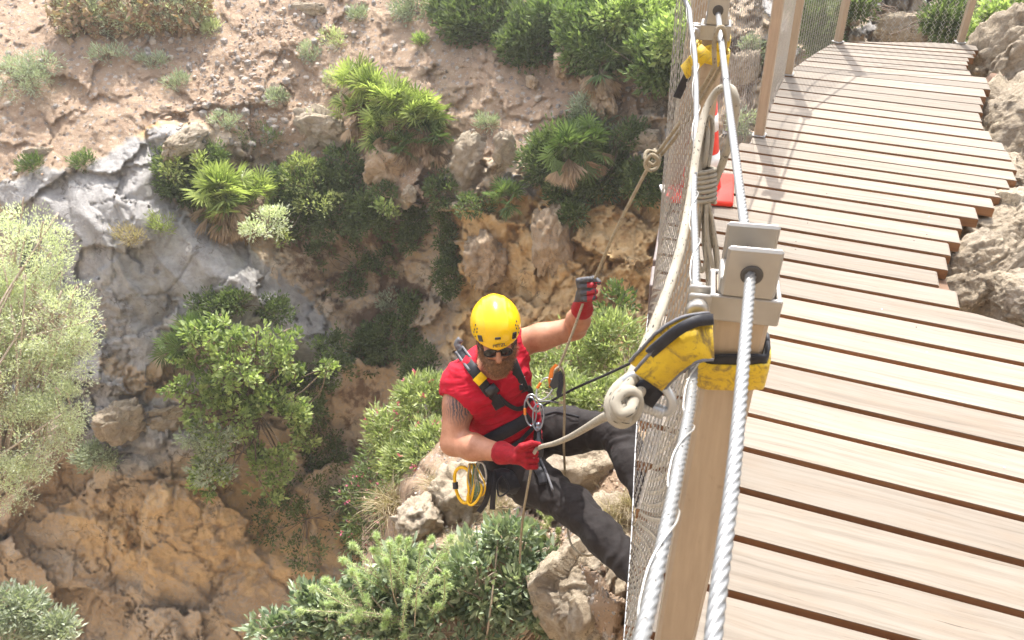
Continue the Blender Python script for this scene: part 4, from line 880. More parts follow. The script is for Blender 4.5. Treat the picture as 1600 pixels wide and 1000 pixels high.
plant('oleander', [blob(600, 740, 90, 110, dep=7.4), blob(570, 800, 90, 120, dep=7.6), blob(620, 800, 80, 80, dep=7.2)], 'shaded oleander with pink buds lower left of the pale oleander', lm='dark', ncl=150, per=18, leaf=.07, wid=.018, cr=.12, seed=94, root=P(600, 880, 7.6), twigs=60, tr=.012, extra=('pink', 50, .034, 'flower'), holes=.35)
sh = [(500, 950, 120, 60), (440, 985, 110, 60), (600, 890, 120, 80), (560, 960, 190, 90), (660, 920, 130, 100), (760, 900, 170, 120), (860, 930, 150, 110), (480, 985, 130, 50), (700, 985, 240, 80), (900, 985, 110, 80), (800, 850, 110, 70), (880, 880, 70, 60)]
plant('broadleaf_shrub', [blob(x, y, w_, h_, dep=4.0, thick=.6) for x, y, w_, h_ in sh], 'broad-leaved shrub with pale leaf tips filling the bottom centre', lm='blue', ncl=620, per=9, leaf=.066, wid=.027, cr=.055, seed=95, root=P(760, 1120, 4.6), twigs=160, tr=.02, barkm=M_twig, holes=.42, updir=.8, oval=True)
# light green feathery sprays
def sprays(base, tips, label, seed, lm='feath', name='feathery_shrub', leaf=.02):
    r_ = np.random.default_rng(seed); e = empty(name, base, label, 'shrub'); tw = B(); V = []; Fs = []; n = 0; T = []
    for tp in tips:
        q = smooth_path([base+r_.normal(size=3)*.03, base*.5+tp*.5+r_.normal(size=3)*.05+[0, 0, .03], tp, tp+unit(tp-base)*.03+[0, 0, -.03]], 8)
        v2, f2, _ = tube_arr(q, np.linspace(.004, .001, len(q)), 5); tw.add(v2, f2)
        m_ = 420; u = r_.uniform(.35, 1, m_)*(len(q)-1.01); i = u.astype(int); pos = q[i]+(q[i+1]-q[i])*(u-i)[:, None]; t = unit(q[i+1]-q[i])
        v, f = leaves_arr(pos, r_.normal(size=(m_, 3))+t*.6, leaf*r_.uniform(.7, 1.3, m_), leaf*.12, r_); V.append(v); Fs.append(f+n); n += len(v); T += np.repeat(r_.uniform(.3, .9, m_), 4).tolist()
    mesh('needles', np.concatenate(V), np.concatenate(Fs), LM[lm], e, False, tint=T); tw.build('stems', M_twig, e); return e
r_ = np.random.default_rng(5)
tp_ = [(x+r_.normal(0, 8), y+r_.normal(0, 8)) for x, y in [(500, 930), (515, 905), (530, 965), (480, 960), (560, 990), (600, 985), (640, 975), (680, 960), (700, 925), (545, 880), (560, 850), (590, 845), (620, 838), (650, 850), (535, 920), (575, 900), (605, 880), (640, 880), (665, 870), (690, 880), (555, 950), (590, 930), (680, 845), (700, 860), (520, 945), (545, 905), (580, 870), (612, 860), (632, 900), (660, 900), (600, 950), (570, 965), (625, 930), (650, 940), (690, 900)]]
sprays(P(640, 980, 4.1), [P(x, y, 3.62+.25*r_.random()) for x, y in tp_], 'light green feathery shrub arching over the broad-leaved one', 11, leaf=.026)
sprays(P(870, 870, 4.1), [P(x, y, 3.95+.2*r_.random()) for x, y in [(835, 815), (845, 800), (860, 812), (825, 830), (872, 830), (850, 840)]], 'small bright fern-like sprig under the climber', 12, 'yel', 'fern')
def tuft(base, n, ln, label, lm, seed, sp=.6, w_=.003, name='grass_tuft', lean=(0, 0, 1)):
    r_ = np.random.default_rng(seed); K = 5; V = []; 
    d = unit(np.asarray(lean)+r_.normal(size=(n, 3))*sp); L_ = ln*r_.uniform(.5, 1.1, n); b0 = np.asarray(base)+r_.normal(size=(n, 3))*[.12*ln, .12*ln, .04*ln]
    a = unit(np.cross(d, r_.normal(size=(n, 3)))); s = np.linspace(0, 1, K)
    for k, t in enumerate(s):
        c = b0+d*(L_*t)[:, None]+np.array([0, 0, -1])*(L_*t*t*.45)[:, None]; w2 = w_*(1-t*.9); V += [c-a*w2, c+a*w2]
    v = np.stack(V, 1).reshape(-1, 3); i = np.arange(n)[:, None, None]*2*K; j = np.arange(K-1)[None, :, None]*2
    f = (i+j+np.array([0, 1, 3, 2])).reshape(-1, 4)
    o = mesh(name, v, f, LM[lm], None, False, tint=np.repeat(r_.random(n), 2*K)); tag(o, label, 'grass', 'grass tufts on the ledge'); return o
tuft(P(722, 862, 4.35), 520, .22, 'round tuft of pale needle grass left of the hanging rope', 'ggrass', 1, .6, .0022)
tuft(P(955, 812, 3.95), 260, .26, 'dry straw tuft between the two legs of the climber', 'grass', 2, .5, .002)
tuft(P(985, 790, 3.9), 160, .2, 'dry straw tuft next to the mesh behind his shin', 'grass', 3, .5, .002)
tuft(P(800, 830, 4.5), 520, .26, 'tangled dry grass under the harness pouch', 'grass', 4, 1.2, .002)
tuft(P(870, 700, 5.0), 420, .3, 'dry tangled grass behind the large pale boulder', 'grass', 31, 1.1, .002)
tuft(P(690, 760, 5.4), 420, .3, 'dry grass between the oleander and the grey boulder', 'grass', 32, 1.0, .0025)
tuft(P(850, 860, 4.2), 420, .26, 'matted dry grass round the fern', 'grass', 33, 1.3, .002)
tuft(P(780, 800, 4.6), 300, .24, 'upright dry stalks below the hanging gear', 'grass', 5, .8, .002)
tuft(P(920, 890, 3.9), 220, .2, 'thin grass against the lower rock', 'grass', 6, .9, .002)
tuft(P(610, 790, 6.2), 300, .4, 'dry stems at the foot of the oleander', 'grass', 7, .9, .004)
tuft(P(1010, 700, 4.6), 200, .22, 'straw tuft beside the mesh under the knot', 'grass', 8, .8, .002)
# boulders -----------------------------------------------------------------------
boulder(P(655, 815, 4.7), (.14, .13, .13), 3, 'rounded pale boulder left of the needle grass', 5, .4)
boulder(P(728, 775, 4.9), (.24, .2, .24), 4, 'grey boulder behind the hanging yellow gear', 5, 1.0)
boulder(P(905, 735, 4.55), (.36, .26, .30), 5, 'large pale boulder framed between the climber\'s legs', 6, .2, tilt=.2, flute=.05)
boulder(P(975, 830, 4.1), (.18, .2, .2), 6, 'sunlit rock just behind his lower shin', 5, .9)
boulder(P(940, 930, 3.95), (.30, .24, .36), 27, 'grey mottled rock at the bottom beside the mesh', 6, .5, tilt=-.3)
boulder(P(1000, 660, 5.2), (.2, .2, .25), 8, 'ochre rock behind the carabiner', 5, .5)
boulder(P(840, 790, 4.8), (.2, .2, .15), 9, 'low rock under the climber\'s thigh', 5, .5)
boulder(P(770, 740, 5.1), (.2, .2, .2), 19, 'rock half hidden behind the belt of gear', 5, .5)
GR = 'weathered boulders along the inner edge of the boardwalk'
boulder(P(1622, 98, 4.85), (.46, .32, .37), 21, 'largest slanted fluted boulder at the far end of the deck', 6, .15, GR, -.75, .11)
boulder(P(1606, 205, 4.3), (.38, .28, .27), 32, 'fluted boulder second from the far end', 6, .2, GR, -.7, .10)
boulder(P(1598, 298, 3.75), (.20, .2, .17), 23, 'small rounded boulder wedged in the middle of the row', 6, .3, GR, 0, .05)
boulder(P(1568, 366, 3.3), (.27, .21, .18), 24, 'pale pitted boulder resting over the plank ends', 6, .3, GR, -.2, .08)
boulder(P(1538, 434, 3.0), (.20, .16, .165), 30, 'pointed fluted boulder by the diagonally cut planks', 6, .3, GR, -.7, .11)
boulder(P(1606, 478, 2.85), (.15, .15, .13), 26, 'nearest boulder at the right edge of the photo', 6, .2, GR, .1, .06)
boulder(P(1735, 330, 3.6), (.32, .4, .34), 27, 'boulder at the back of the row outside the planks', 6, .2, GR, 0, .06)
boulder(P(1735, 150, 4.8), (.38, .6, .5), 28, 'tall rock at the back beyond the fluted boulders', 6, .2, GR, 0, .08)
GF = 'boulders embedded in the far gorge wall'
M_ochre = rock_mat('ochre_boulder_rock', 2.2, [(.40, .31, .22), (.46, .35, .24), (.56, .47, .36), (.36, .22, .12), (.46, .31, .18), (.56, .42, .28), (.33, .28, .22)]+PAL[7:], False, .8)
M_grb = rock_mat('grey_boulder_rock', 2.0, PAL2, False, .8)
for i, (x, y, w_, h_, off, m_, lab) in enumerate([(603, 258, 66, 64, .35, M_ochre, 'round cracked ochre boulder under the largest fan palm'), (790, 240, 40, 60, .2, M_grb, 'grey standing rock right of the scree'),
    (735, 250, 80, 80, .15, M_grb, 'wide grey rock face patch with ochre foot'), (641, 305, 24, 28, .3, M_grb, 'little pale stone in the ivy below the round boulder'),
    (290, 222, 90, 36, .2, M_grb, 'smooth grey boulder on top of the slab'), (878, 98, 64, 36, .4, M_ochre, 'ochre shelf boulder under the dark bushes'), (930, 150, 110, 50, .3, M_ochre, 'long rounded ochre boulder below the shelf'),
    (830, 128, 26, 18, .3, M_ochre, 'small ochre stone left of the shelf boulder'), (435, 148, 36, 26, .2, M_grb, 'pale small boulder on the scree left of the big palm'), (500, 205, 90, 60, .1, M_grb, 'whitish sun-bleached outcrop left of the fan palm'),
    (1010, 225, 50, 40, .3, M_grb, 'grey rock behind the doubled rope'), (60, 238, 40, 16, .15, M_grb, 'flat white stone at the left edge'), (270, 655, 80, 50, .1, M_grb, 'grey rock poking out left of the bright tree'),
    (190, 660, 70, 60, .25, M_grb, 'bleached rock beside the pale tree'), (110, 670, 90, 50, .2, M_grb, 'brightest white rock under the pale tree'), (760, 400, 90, 90, .1, M_ochre, 'ochre bulge of rock above the helmet'), (860, 370, 90, 110, .1, M_ochre, 'tall ochre buttress right of the helmet'),
    (1165, 110, 50, 60, .3, M_grb, 'pale rock seen through the mesh, left of the corner post'), (1150, 180, 40, 50, .2, M_grb, 'pale rock low behind the handrail cable'), (1420, 45, 90, 44, .4, M_grb, 'grey rounded rock behind the far mesh'), (480, 15, 60, 20, .1, M_grb, 'pale flat stone at the top of the scree'), (275, 45, 40, 20, .1, M_grb, 'pale stone under the top left bush')]):
    p, rad = blob(x, y, w_, h_, off-.1); boulder(p, (rad[0]*.95, rad[1]*.9, rad[2]*1.0), 50+i, lab, 5, .3*i, GF, m=m_)

tuft(P(1572, 398, 3.15), 200, .10, 'dry straw caught between the nearest boulders', 'grass', 21, .9, .0016)
tuft(P(1588, 440, 2.95), 160, .08, 'dry litter at the right edge between two boulders', 'grass', 22, 1.1, .0014)
# ------------------------------------------------------------------ the climber
VX, VY, VZ = R@np.array([1., 0, 0]), R@np.array([0, 1., 0]), R@np.array([0, 0, 1.])     # right, up, towards the eye
class SDF:
    def __init__(s): s.p = []
    def cap(s, a, b, r1, r2, k=.02, sub=False): s.p.append(('c', np.asarray(a, float), np.asarray(b, float), r1, r2, k, sub)); return s
    def ell(s, c, ax, rad, k=.02, sub=False): s.p.append(('e', np.asarray(c, float), np.asarray(ax, float), np.asarray(rad, float), None, k, sub)); return s
    def chain(s, pts, rs, k=.02):
        for a, b, r1, r2 in zip(pts[:-1], pts[1:], rs[:-1], rs[1:]): s.cap(a, b, r1, r2, k)
        return s
    def bounds(s):
        lo = []; hi = []
        for q in s.p:
            if q[6]: continue
            if q[0] == 'c': m_ = max(q[3], q[4]); lo.append(np.minimum(q[1], q[2])-m_); hi.append(np.maximum(q[1], q[2])+m_)
            else: m_ = max(q[3]); lo.append(q[1]-m_); hi.append(q[1]+m_)
        return np.min(lo, 0)-.03, np.max(hi, 0)+.03
    def ev(s, X):
        d = np.full(X.shape[:-1], 1.0, np.float32)
        for q in s.p:
            if q[0] == 'c':
                _, a, b, r1, r2, k, sub = q; ba = b-a; pa = X-a; t = np.clip(pa@ba/(ba@ba), 0, 1)
                e = np.linalg.norm(pa-t[..., None]*ba, axis=-1)-(r1+(r2-r1)*t)
            else:
                _, c, ax, rad, _, k, sub = q; l = (X-c)@ax.T; k0 = np.linalg.norm(l/rad, axis=-1); k1 = np.linalg.norm(l/rad**2, axis=-1)+1e-9; e = k0*(k0-1)/k1
            if sub: h = np.clip(.5-.5*(d+e)/k, 0, 1); d = d*(1-h)-e*h+k*h*(1-h)
            else: h = np.clip(.5+.5*(e-d)/k, 0, 1); d = d*h+e*(1-h)-k*h*(1-h)
        return d
    def grid(s, h, fn=None):
        lo, hi = s.bounds(); n = np.ceil((hi-lo)/h).astype(int)+1
        ax = [lo[i]+np.arange(n[i])*h for i in range(3)]
        D = np.full(n, 1.0, np.float32)
        for q in s.p:
            if q[0] == 'c': m_ = max(q[3], q[4])+q[5]+.04; a = np.minimum(q[1], q[2])-m_; b = np.maximum(q[1], q[2])+m_
            else: m_ = max(q[3])+q[5]+.04; a = q[1]-m_; b = q[1]+m_
            i0 = np.clip(((a-lo)/h).astype(int), 0, n-1); i1 = np.clip(((b-lo)/h).astype(int)+2, 1, n)
            X = np.stack(np.meshgrid(*[ax[i][i0[i]:i1[i]] for i in range(3)], indexing='ij'), -1)
            sl = tuple(slice(i0[i], i1[i]) for i in range(3)); d = D[sl].copy()
            if q[0] == 'c':
                _, a, b, r1, r2, k, sub = q; ba = b-a; pa = X-a; t = np.clip(pa@ba/(ba@ba), 0, 1); e = np.linalg.norm(pa-t[..., None]*ba, axis=-1)-(r1+(r2-r1)*t)
            else:
                _, c, A, rad, _, k, sub = q; l = (X-c)@A.T; k0 = np.linalg.norm(l/rad, axis=-1); k1 = np.linalg.norm(l/rad**2, axis=-1)+1e-9; e = k0*(k0-1)/k1
            if sub: hh = np.clip(.5-.5*(d+e)/k, 0, 1); D[sl] = d*(1-hh)-e*hh+k*hh*(1-hh)
            else: hh = np.clip(.5+.5*(e-d)/k, 0, 1); D[sl] = d*hh+e*(1-hh)-k*hh*(1-hh)
        return lo, D
def nets(lo, D, h):
    """naive surface nets"""
    ins = D < 0; n = D.shape
    c = np.zeros((n[0]-1, n[1]-1, n[2]-1), np.int8)
    for a in (0, 1):
        for b in (0, 1):
            for e in (0, 1): c += ins[a:n[0]-1+a, b:n[1]-1+b, e:n[2]-1+e]
    act = (c > 0) & (c < 8); idx = np.argwhere(act); vid = np.full(c.shape, -1, np.int64); vid[act] = np.arange(len(idx))
    acc = np.zeros((len(idx), 3)); cnt = np.zeros(len(idx)); corners = [(a, b, e) for a in (0, 1) for b in (0, 1) for e in (0, 1)]
    for p in corners:
        for ax in range(3):
            if p[ax]: continue
            q = list(p); q[ax] = 1
            d0 = D[idx[:, 0]+p[0], idx[:, 1]+p[1], idx[:, 2]+p[2]]; d1 = D[idx[:, 0]+q[0], idx[:, 1]+q[1], idx[:, 2]+q[2]]
            m_ = (d0 < 0) != (d1 < 0); t = np.where(m_, d0/(d0-d1+1e-12), 0)
            pt = np.tile(np.array(p, float), (len(idx), 1)); pt[:, ax] += t; acc += pt*m_[:, None]; cnt += m_
    v = lo+(idx+acc/np.maximum(cnt, 1)[:, None])*h; F_ = []
    for ax in range(3):
        u, w_ = (ax+1) % 3, (ax+2) % 3; s0 = [slice(None)]*3; s1 = [slice(None)]*3; s0[ax] = slice(0, n[ax]-1); s1[ax] = slice(1, n[ax])
        A, B_ = ins[tuple(s0)], ins[tuple(s1)]; e = np.argwhere(A != B_)
        e = e[(e[:, u] > 0) & (e[:, w_] > 0) & (e[:, u] < n[u]-1) & (e[:, w_] < n[w_]-1)]
        g = lambda du, dw: vid[tuple((e+np.eye(3, dtype=int)[u]*du+np.eye(3, dtype=int)[w_]*dw).T)]
        q = np.stack([g(-1, -1), g(0, -1), g(0, 0), g(-1, 0)], 1); flip = ~A[tuple(e.T)]
        q[flip] = q[flip][:, ::-1]; F_.append(q)
    f = np.concatenate(F_); return v, f[(f >= 0).all(1)]
def smooth_mesh(v, f, it=2):
    e = np.concatenate([f[:, [0, 1]], f[:, [1, 2]], f[:, [2, 3]], f[:, [3, 0]]])
    for _ in range(it):
        s = np.zeros_like(v); c = np.zeros(len(v))
        for a, b in ((0, 1), (1, 0)): np.add.at(s, e[:, a], v[e[:, b]]); np.add.at(c, e[:, a], 1)
        v = v*.4+.6*s/np.maximum(c, 1)[:, None]
    return v
def normals(v, f):
    n = np.cross(v[f[:, 2]]-v[f[:, 0]], v[f[:, 3]]-v[f[:, 1]]); o_ = np.zeros_like(v)
    for k in range(4): np.add.at(o_, f[:, k], n)
    return unit(o_)
def body_mesh(name, sdf, h, m, parent, disp=None, it=2, cut=None, colf=None):
    lo, D = sdf.grid(h)
    if cut is not None:
        X = np.stack(np.meshgrid(*[lo[i]+np.arange(D.shape[i])*h for i in range(3)], indexing='ij'), -1); D = np.maximum(D, cut(X))
    v, f = nets(lo, D, h); v = smooth_mesh(v, f, it)
    if disp is not None: v = v+normals(v, f)*disp(v)[:, None]
    return mesh(name, v, f, m, parent, True, col=colf(v) if colf else None)
def hit(sdf, px, py, d0=2.3, d1=4.0, n=340):
    """depth at which the ray through a pixel meets the shape"""
    d = np.linspace(d0, d1, n); e = sdf.ev(P(np.full(n, px), np.full(n, py), d)); i = np.argmax(e < .0)
    if e[i] >= 0: i = np.argmin(e)
    return d[i]
# joints
neck, headb = P(771, 582, 3.25), P(776, 560, 3.14)
sR, eR, wR = P(721, 600, 3.26), P(708, 692, 3.24), P(786, 708, 3.10)
sL, eL, wL = P(817, 534, 3.32), P(899, 513, 3.26), P(910, 481, 3.07)
chest, waist, pelv = P(765, 606, 3.33), P(790, 662, 3.44), P(806, 697, 3.50)
hR, hL = P(788, 727, 3.46), P(846, 672, 3.56)
kR, aR = P(896, 792, 3.22), P(1000, 896, 2.96)
kL, aL = P(966, 674, 3.30), P(1020, 790, 3.02)
torso_up = unit(neck-pelv); acr = unit(sL-sR); acr = unit(acr-acr.dot(torso_up)*torso_up); fwd = np.cross(acr, torso_up)
if fwd.dot(VZ) < 0: fwd = -fwd
TA = np.array([acr, fwd, torso_up])
HU = unit(VX*-.03+VY*.75+VZ*.66); HF = VX*.10+VY*-.66+VZ*.75; HF = unit(HF-HF.dot(HU)*HU); HX = np.cross(HU, HF)
if HX.dot(VX) < 0: HX = -HX
HA = np.array([HX, HF, HU])
eye = P(778, 546, 3.03)
def hp_(x, f_, u): return eye+HX*x+HF*(f_-.085)+HU*u            # head frame: x right in view, f forward (0 = head centre), u up from the eyes
def torso(s, g=0.0):
    s.ell(chest+torso_up*.01, TA, (.178+g, .118+g, .19+g), .03)
    s.ell(chest+acr*.075+fwd*.065+torso_up*.045, TA, (.085+g, .055+g, .07+g), .03); s.ell(chest-acr*.075+fwd*.065+torso_up*.045, TA, (.085+g, .055+g, .07+g), .03)
    s.ell(waist, TA, (.152+g, .112+g, .17+g), .05); s.ell(pelv, TA, (.165+g, .118+g, .11+g), .05)
    s.cap(sR+(chest-sR)*.15, neck+torso_up*-.01, .058+g, .052+g, .05); s.cap(sL+(chest-sL)*.1, neck+torso_up*-.01, .055+g, .052+g, .05)
    return s
body = torso(SDF())
body.cap(neck-torso_up*.02, headb-HU*.02, .062, .058, .03)
for s_, e_, w_, k1 in ((sR, eR, wR, 1.12), (sL, eL, wL, .98)):
    d = unit(e_-s_); body.cap(s_, s_+(e_-s_)*.35, .062*k1, .060*k1, .03); body.cap(s_+(e_-s_)*.35, e_, .057*k1, .046*k1, .03)
    body.cap(s_+(e_-s_)*.35+VZ*.016, s_+(e_-s_)*.75+VZ*.014, .048*k1, .044*k1, .03)           # biceps
    body.cap(e_, e_+(w_-e_)*.4, .047*k1, .050*k1, .03); body.cap(e_+(w_-e_)*.4, w_, .049*k1, .033*k1, .03)
body.cap(wR, P(806, 711, 3.07), .033, .03, .01); body.cap(wL, P(914, 464, 3.0), .03, .026, .01)
for a, b, c in ((hR, kR, aR), (hL, kL, aL)): body.cap(a, b, .078, .052, .04); body.cap(b, b+(c-b)*.35, .05, .055, .03); body.cap(b+(c-b)*.35, c, .053, .036, .03)
# head: skull, cheeks, jaw, brow, nose, lips, ears
body.ell(hp_(0, -.010, .030), HA, (.076, .096, .088), .02); body.ell(hp_(0, .020, -.045), HA, (.060, .066, .066), .02); body.ell(hp_(0, .050, -.088), HA, (.034, .032, .028), .02)
for s_ in (-1, 1):
    body.ell(hp_(s_*.036, .064, -.030), HA, (.024, .018, .020), .015); body.ell(hp_(s_*.079, -.008, -.008), HA, (.010, .020, .032), .006)
body.ell(hp_(0, .074, .020), HA, (.052, .018, .014), .012)
body.cap(hp_(0, .092, .004), hp_(0, .116, -.030), .0085, .0145, .008); body.ell(hp_(-.012, .096, -.034), HA, (.009, .010, .008), .006); body.ell(hp_(.012, .096, -.034), HA, (.009, .010, .008), .006)
body.ell(hp_(0, .091, -.058), HA, (.023, .011, .006), .005); body.ell(hp_(0, .089, -.068), HA, (.020, .011, .007), .005)
def skin_mat():
    m, t, b = mat('sunburnt_skin', (.46, .22, .135), .48, spec=.4); b.inputs['Subsurface Weight'].default_value = .12; b.inputs['Subsurface Radius'].default_value = (.02, .008, .004)
    geo = nd(t, 'ShaderNodeNewGeometry').outputs['Position']; n = noise(t, 22, 5, .6, geo)
    c = ramp(t, n, [(.3, (.33, .145, .08)), (.55, (.42, .20, .12)), (.8, (.50, .26, .17))])
    at = nd(t, 'ShaderNodeAttribute', attribute_name='mask'); sp = nd(t, 'ShaderNodeSeparateColor'); L(t, at.outputs[0], sp.inputs[0])
    tn = nd(t, 'ShaderNodeTexWave', Scale=26.0, Distortion=9.0, Detail=3.0); L(t, geo, tn.inputs['Vector']); mm = nd(t, 'ShaderNodeMath', operation='MULTIPLY')
    L(t, ramp(t, tn.outputs['Fac'], [(.42, 1), (.55, .35)]), mm.inputs[0]); L(t, sp.outputs[0], mm.inputs[1])
    c = mix(t, mm.outputs[0], c, (.07, .06, .07)); c = mix(t, sp.outputs[1], c, (.55, .2, .15)); L(t, c, b.inputs['Base Color'])
    bump(t, b, noise(t, 420, 3, .6, geo), .15, .001); return m
M_skin = skin_mat()
def skin_col(v):
    a = P(722, 634, 3.17); d = np.linalg.norm((v-a)/[.07, .06, .075], axis=1); tat = np.clip(1.6-d*1.1, 0, 1)
    lip = np.clip(1.5-np.linalg.norm(((v-hp_(0, .098, -.063))@HA.T)/[.022, .02, .009], axis=1), 0, 1)*.6
    return np.stack([tat, lip, tat*0], 1)
person = empty('person', pelv-[0, 0, .12], 'bearded person in yellow helmet, red vest and dark trousers abseiling beside the boardwalk', 'person')
body_mesh('body', body, .0055, M_skin, person, colf=skin_col)
# clothes
def cloth(name, c, rough=.8, var=.2, scale=25, bs=900, sheen=.05, bstr=.2):
    m, t, b = mat(name, c, rough, spec=.25); b.inputs['Sheen Weight'].default_value = sheen; geo = nd(t, 'ShaderNodeNewGeometry').outputs['Position']; c = np.array(c)
    L(t, ramp(t, noise(t, scale, 5, .6, geo), [(.3, tuple(c*(1-var))), (.7, tuple(np.minimum(1, c*(1+var))))]), b.inputs['Base Color'])
    bump(t, b, noise(t, bs, 2, .5, geo), bstr, .0008, bump(t, b, noise(t, 34, 4, .5, geo, .6), .35, .006)); return m
M_vest = cloth('red_vest_fabric', (.40, .006, .022), .8, .15, sheen=.03)
M_trs = cloth('charcoal_trouser_fabric', (.021, .017, .0165), .8, .3, sheen=.06)
M_glr = cloth('red_glove_knit', (.27, .006, .013), .7, .25, 60, sheen=.03)
M_blk = cloth('black_webbing', (.018, .018, .022), .5, .3, 60, 1500, .1)
M_gry = cloth('grey_webbing', (.12, .12, .13), .5, .3, 60, 1500, .1)
M_yel = simple('yellow_helmet_shell', (.70, .43, .004), .22, var=.03)
M_yell = cloth('yellow_sling_fabric', (.74, .47, .006), .6, .28, 22, 300, .1, .3)
M_dkp = simple('black_plastic', (.02, .02, .022), .35)
def tfold(v):
    return .0065*fbm(v*np.array([14, 14, 14]), 3, 300, ridge=True)+.004*fbm(v*32, 3, 303)
vest = torso(SDF(), .013)
vest.cap(sR+VX*-.01, sR+(eR-sR)*.12, .082, .085, .04); vest.cap(sL, sL+(eL-sL)*.05, .068, .066, .04)
vest.cap(eR*.72+sR*.28, sR*.72+eR*.28, .078, .080, .014, sub=True); vest.cap(eL, sL*.90+eL*.10+VX*.02, .066, .080, .014, sub=True)
vest.cap(neck+torso_up*.012, neck+torso_up*.12+fwd*.04, .058, .085, .01, sub=True)
wn = torso_up
body_mesh('vest', vest, .0045, M_vest, person, disp=lambda v: .003+.011*fbm(np.stack([v@acr*7, v@fwd*7, v@torso_up*24], -1), 3, 310, ridge=True)+.003*fbm(v*30, 2, 311), cut=lambda X: -((X-(pelv+torso_up*.035))@torso_up))
tr = SDF()
tr.ell(pelv-torso_up*.01, TA, (.178, .132, .115), .04)
for a, b, c in ((hR, kR, aR), (hL, kL, aL)):
    tr.cap(a, a+(b-a)*.4, .108, .098, .05); tr.cap(a+(b-a)*.4, b, .096, .073, .05); tr.cap(b, b+(c-b)*.45, .074, .072, .03); tr.cap(b+(c-b)*.45, c, .072, .062, .03)
tr.cap(kR+unit(kR-(hR+aR)/2)*.012, kR+unit(kR-(hR+aR)/2)*.02, .062, .055, .03); tr.cap(kL+unit(kL-(hL+aL)/2)*.012, kL+unit(kL-(hL+aL)/2)*.02, .062, .055, .03)
tr.ell(P(852, 752, 3.31), np.array([unit(kR-hR), unit(np.cross(VZ, kR-hR)), VZ]), (.09, .07, .03), .02)
def trdisp(v):
    d = np.zeros(len(v))
    for a, b in ((hR, kR), (kR, aR), (hL, kL), (kL, aL)):
        t = (v-a)@unit(b-a); q = np.linalg.norm(v-a-t[:, None]*unit(b-a), axis=1); w_ = np.exp(-np.maximum(0, np.maximum(-t, t-np.linalg.norm(b-a)))*40)*(q < .15)
        d = np.maximum(d, w_*(.5+.5*np.cos(t*55+6*vnoise(v*9, 5)))*.006)
    for k in (kR, kL): 
        g = np.exp(-(np.linalg.norm(v-k, axis=1)/.10)**2); d = d+g*.007*fbm(v*28, 3, 321, ridge=True)
    return d+.006*fbm(v*11, 4, 320, ridge=True)
body_mesh('trousers', tr, .0055, M_trs, person, disp=trdisp)
# boots
for a, k_ in ((aR, kR), (aL, kL)):
    bt = SDF(); d = unit(a-k_); toe = unit(VX*.55+VY*.25-VZ*.1+d*.2); bt.cap(a-d*.02, a+d*.05, .055, .05, .02); bt.cap(a+d*.055, a+d*.06+toe*.15, .045, .036, .03); bt.cap(a+d*.075, a+d*.085+toe*.16, .04, .036, .01)
    body_mesh('boot', bt, .006, M_dkp, person)
# beard and moustache
bd = SDF(); bd.ell(hp_(0, .036, -.098), HA, (.067, .060, .048), .02); bd.ell(hp_(0, .054, -.128), HA, (.048, .042, .044), .03)
for s_ in (-1, 1): bd.ell(hp_(s_*.064, .018, -.060), HA, (.017, .036, .046), .02); bd.cap(hp_(s_*.004, .105, -.050), hp_(s_*.036, .084, -.070), .0065, .008, .008)
bd.ell(hp_(0, .112, -.067), HA, (.026, .036, .013), .004, sub=True)
def hair_mat():
    m, t, b = mat('brown_beard_hair', (.15, .075, .035), .6); geo = nd(t, 'ShaderNodeNewGeometry').outputs['Position']
    L(t, ramp(t, noise(t, 90, 5, .7, geo), [(.3, (.07, .035, .018)), (.5, (.17, .085, .04)), (.72, (.36, .20, .10))]), b.inputs['Base Color']); bump(t, b, noise(t, 260, 3, .7, geo), .8, .004); return m
M_hair = hair_mat()
bo = body_mesh('beard', bd, .004, M_hair, person, disp=lambda v: .004*fbm(v*60, 4, 330, .7), it=1)
r_ = np.random.default_rng(77); bv_ = np.array([q.co[:] for q in bo.data.vertices]); bn_ = np.array([q.normal[:] for q in bo.data.vertices])
i_ = r_.integers(0, len(bv_), 2600); b0 = bv_[i_]; dn = unit(bn_[i_]*.8-HU*.8+r_.normal(size=b0.shape)*.35)
v, f = leaves_arr(b0-bn_[i_]*.002, dn,   .021*r_.uniform(.5, 1.2, len(b0)), .0014, r_); mesh('beard_hair', v, f, M_hair, bo, False)
hs_ = SDF(); hs_.ell(hp_(0, -.022, .030), HA, (.084, .096, .084), .01); body_mesh('hair', hs_, .005, M_hair, person, cut=lambda X: np.maximum((X-hp_(0, .035, 0))@HF, -((X-hp_(0, 0, -.045))@HU)))
# sunglasses
gl_ = B(); 
for s_ in (-1, 1):
    v, f = ICO[4]; lens = v*[.0285, .0045, .021]; lens[:, 1] += (-.15*lens[:, 0]**2/.03); B()
    gl_.add(hp_(s_*.031, .099, -.004)+lens@HA, f)
sg = gl_.build('sunglasses', simple('black_lens', (.008, .008, .01), .08), person)
fr = B()
for s_ in (-1, 1):
    th = np.linspace(0, 2*np.pi, 28, endpoint=False); q = np.array([hp_(s_*.031+.0285*math.cos(a), .101-.002*math.cos(a)*s_, -.004+.021*math.sin(a)) for a in th]); v, f, _ = tube_arr(q, .0022, 6, closed=True); fr.add(v, f)
    v, f, _ = tube_arr(np.array([hp_(s_*.058, .096, .006), hp_(s_*.076, .06, .006), hp_(s_*.083, -.01, .002)]), .0022, 6); fr.add(v, f)
v, f, _ = tube_arr(np.array([hp_(-.005, .103, .004), hp_(0, .104, .007), hp_(.005, .103, .004)]), .002, 6); fr.add(v, f); fr.build('frame', M_dkp, sg)
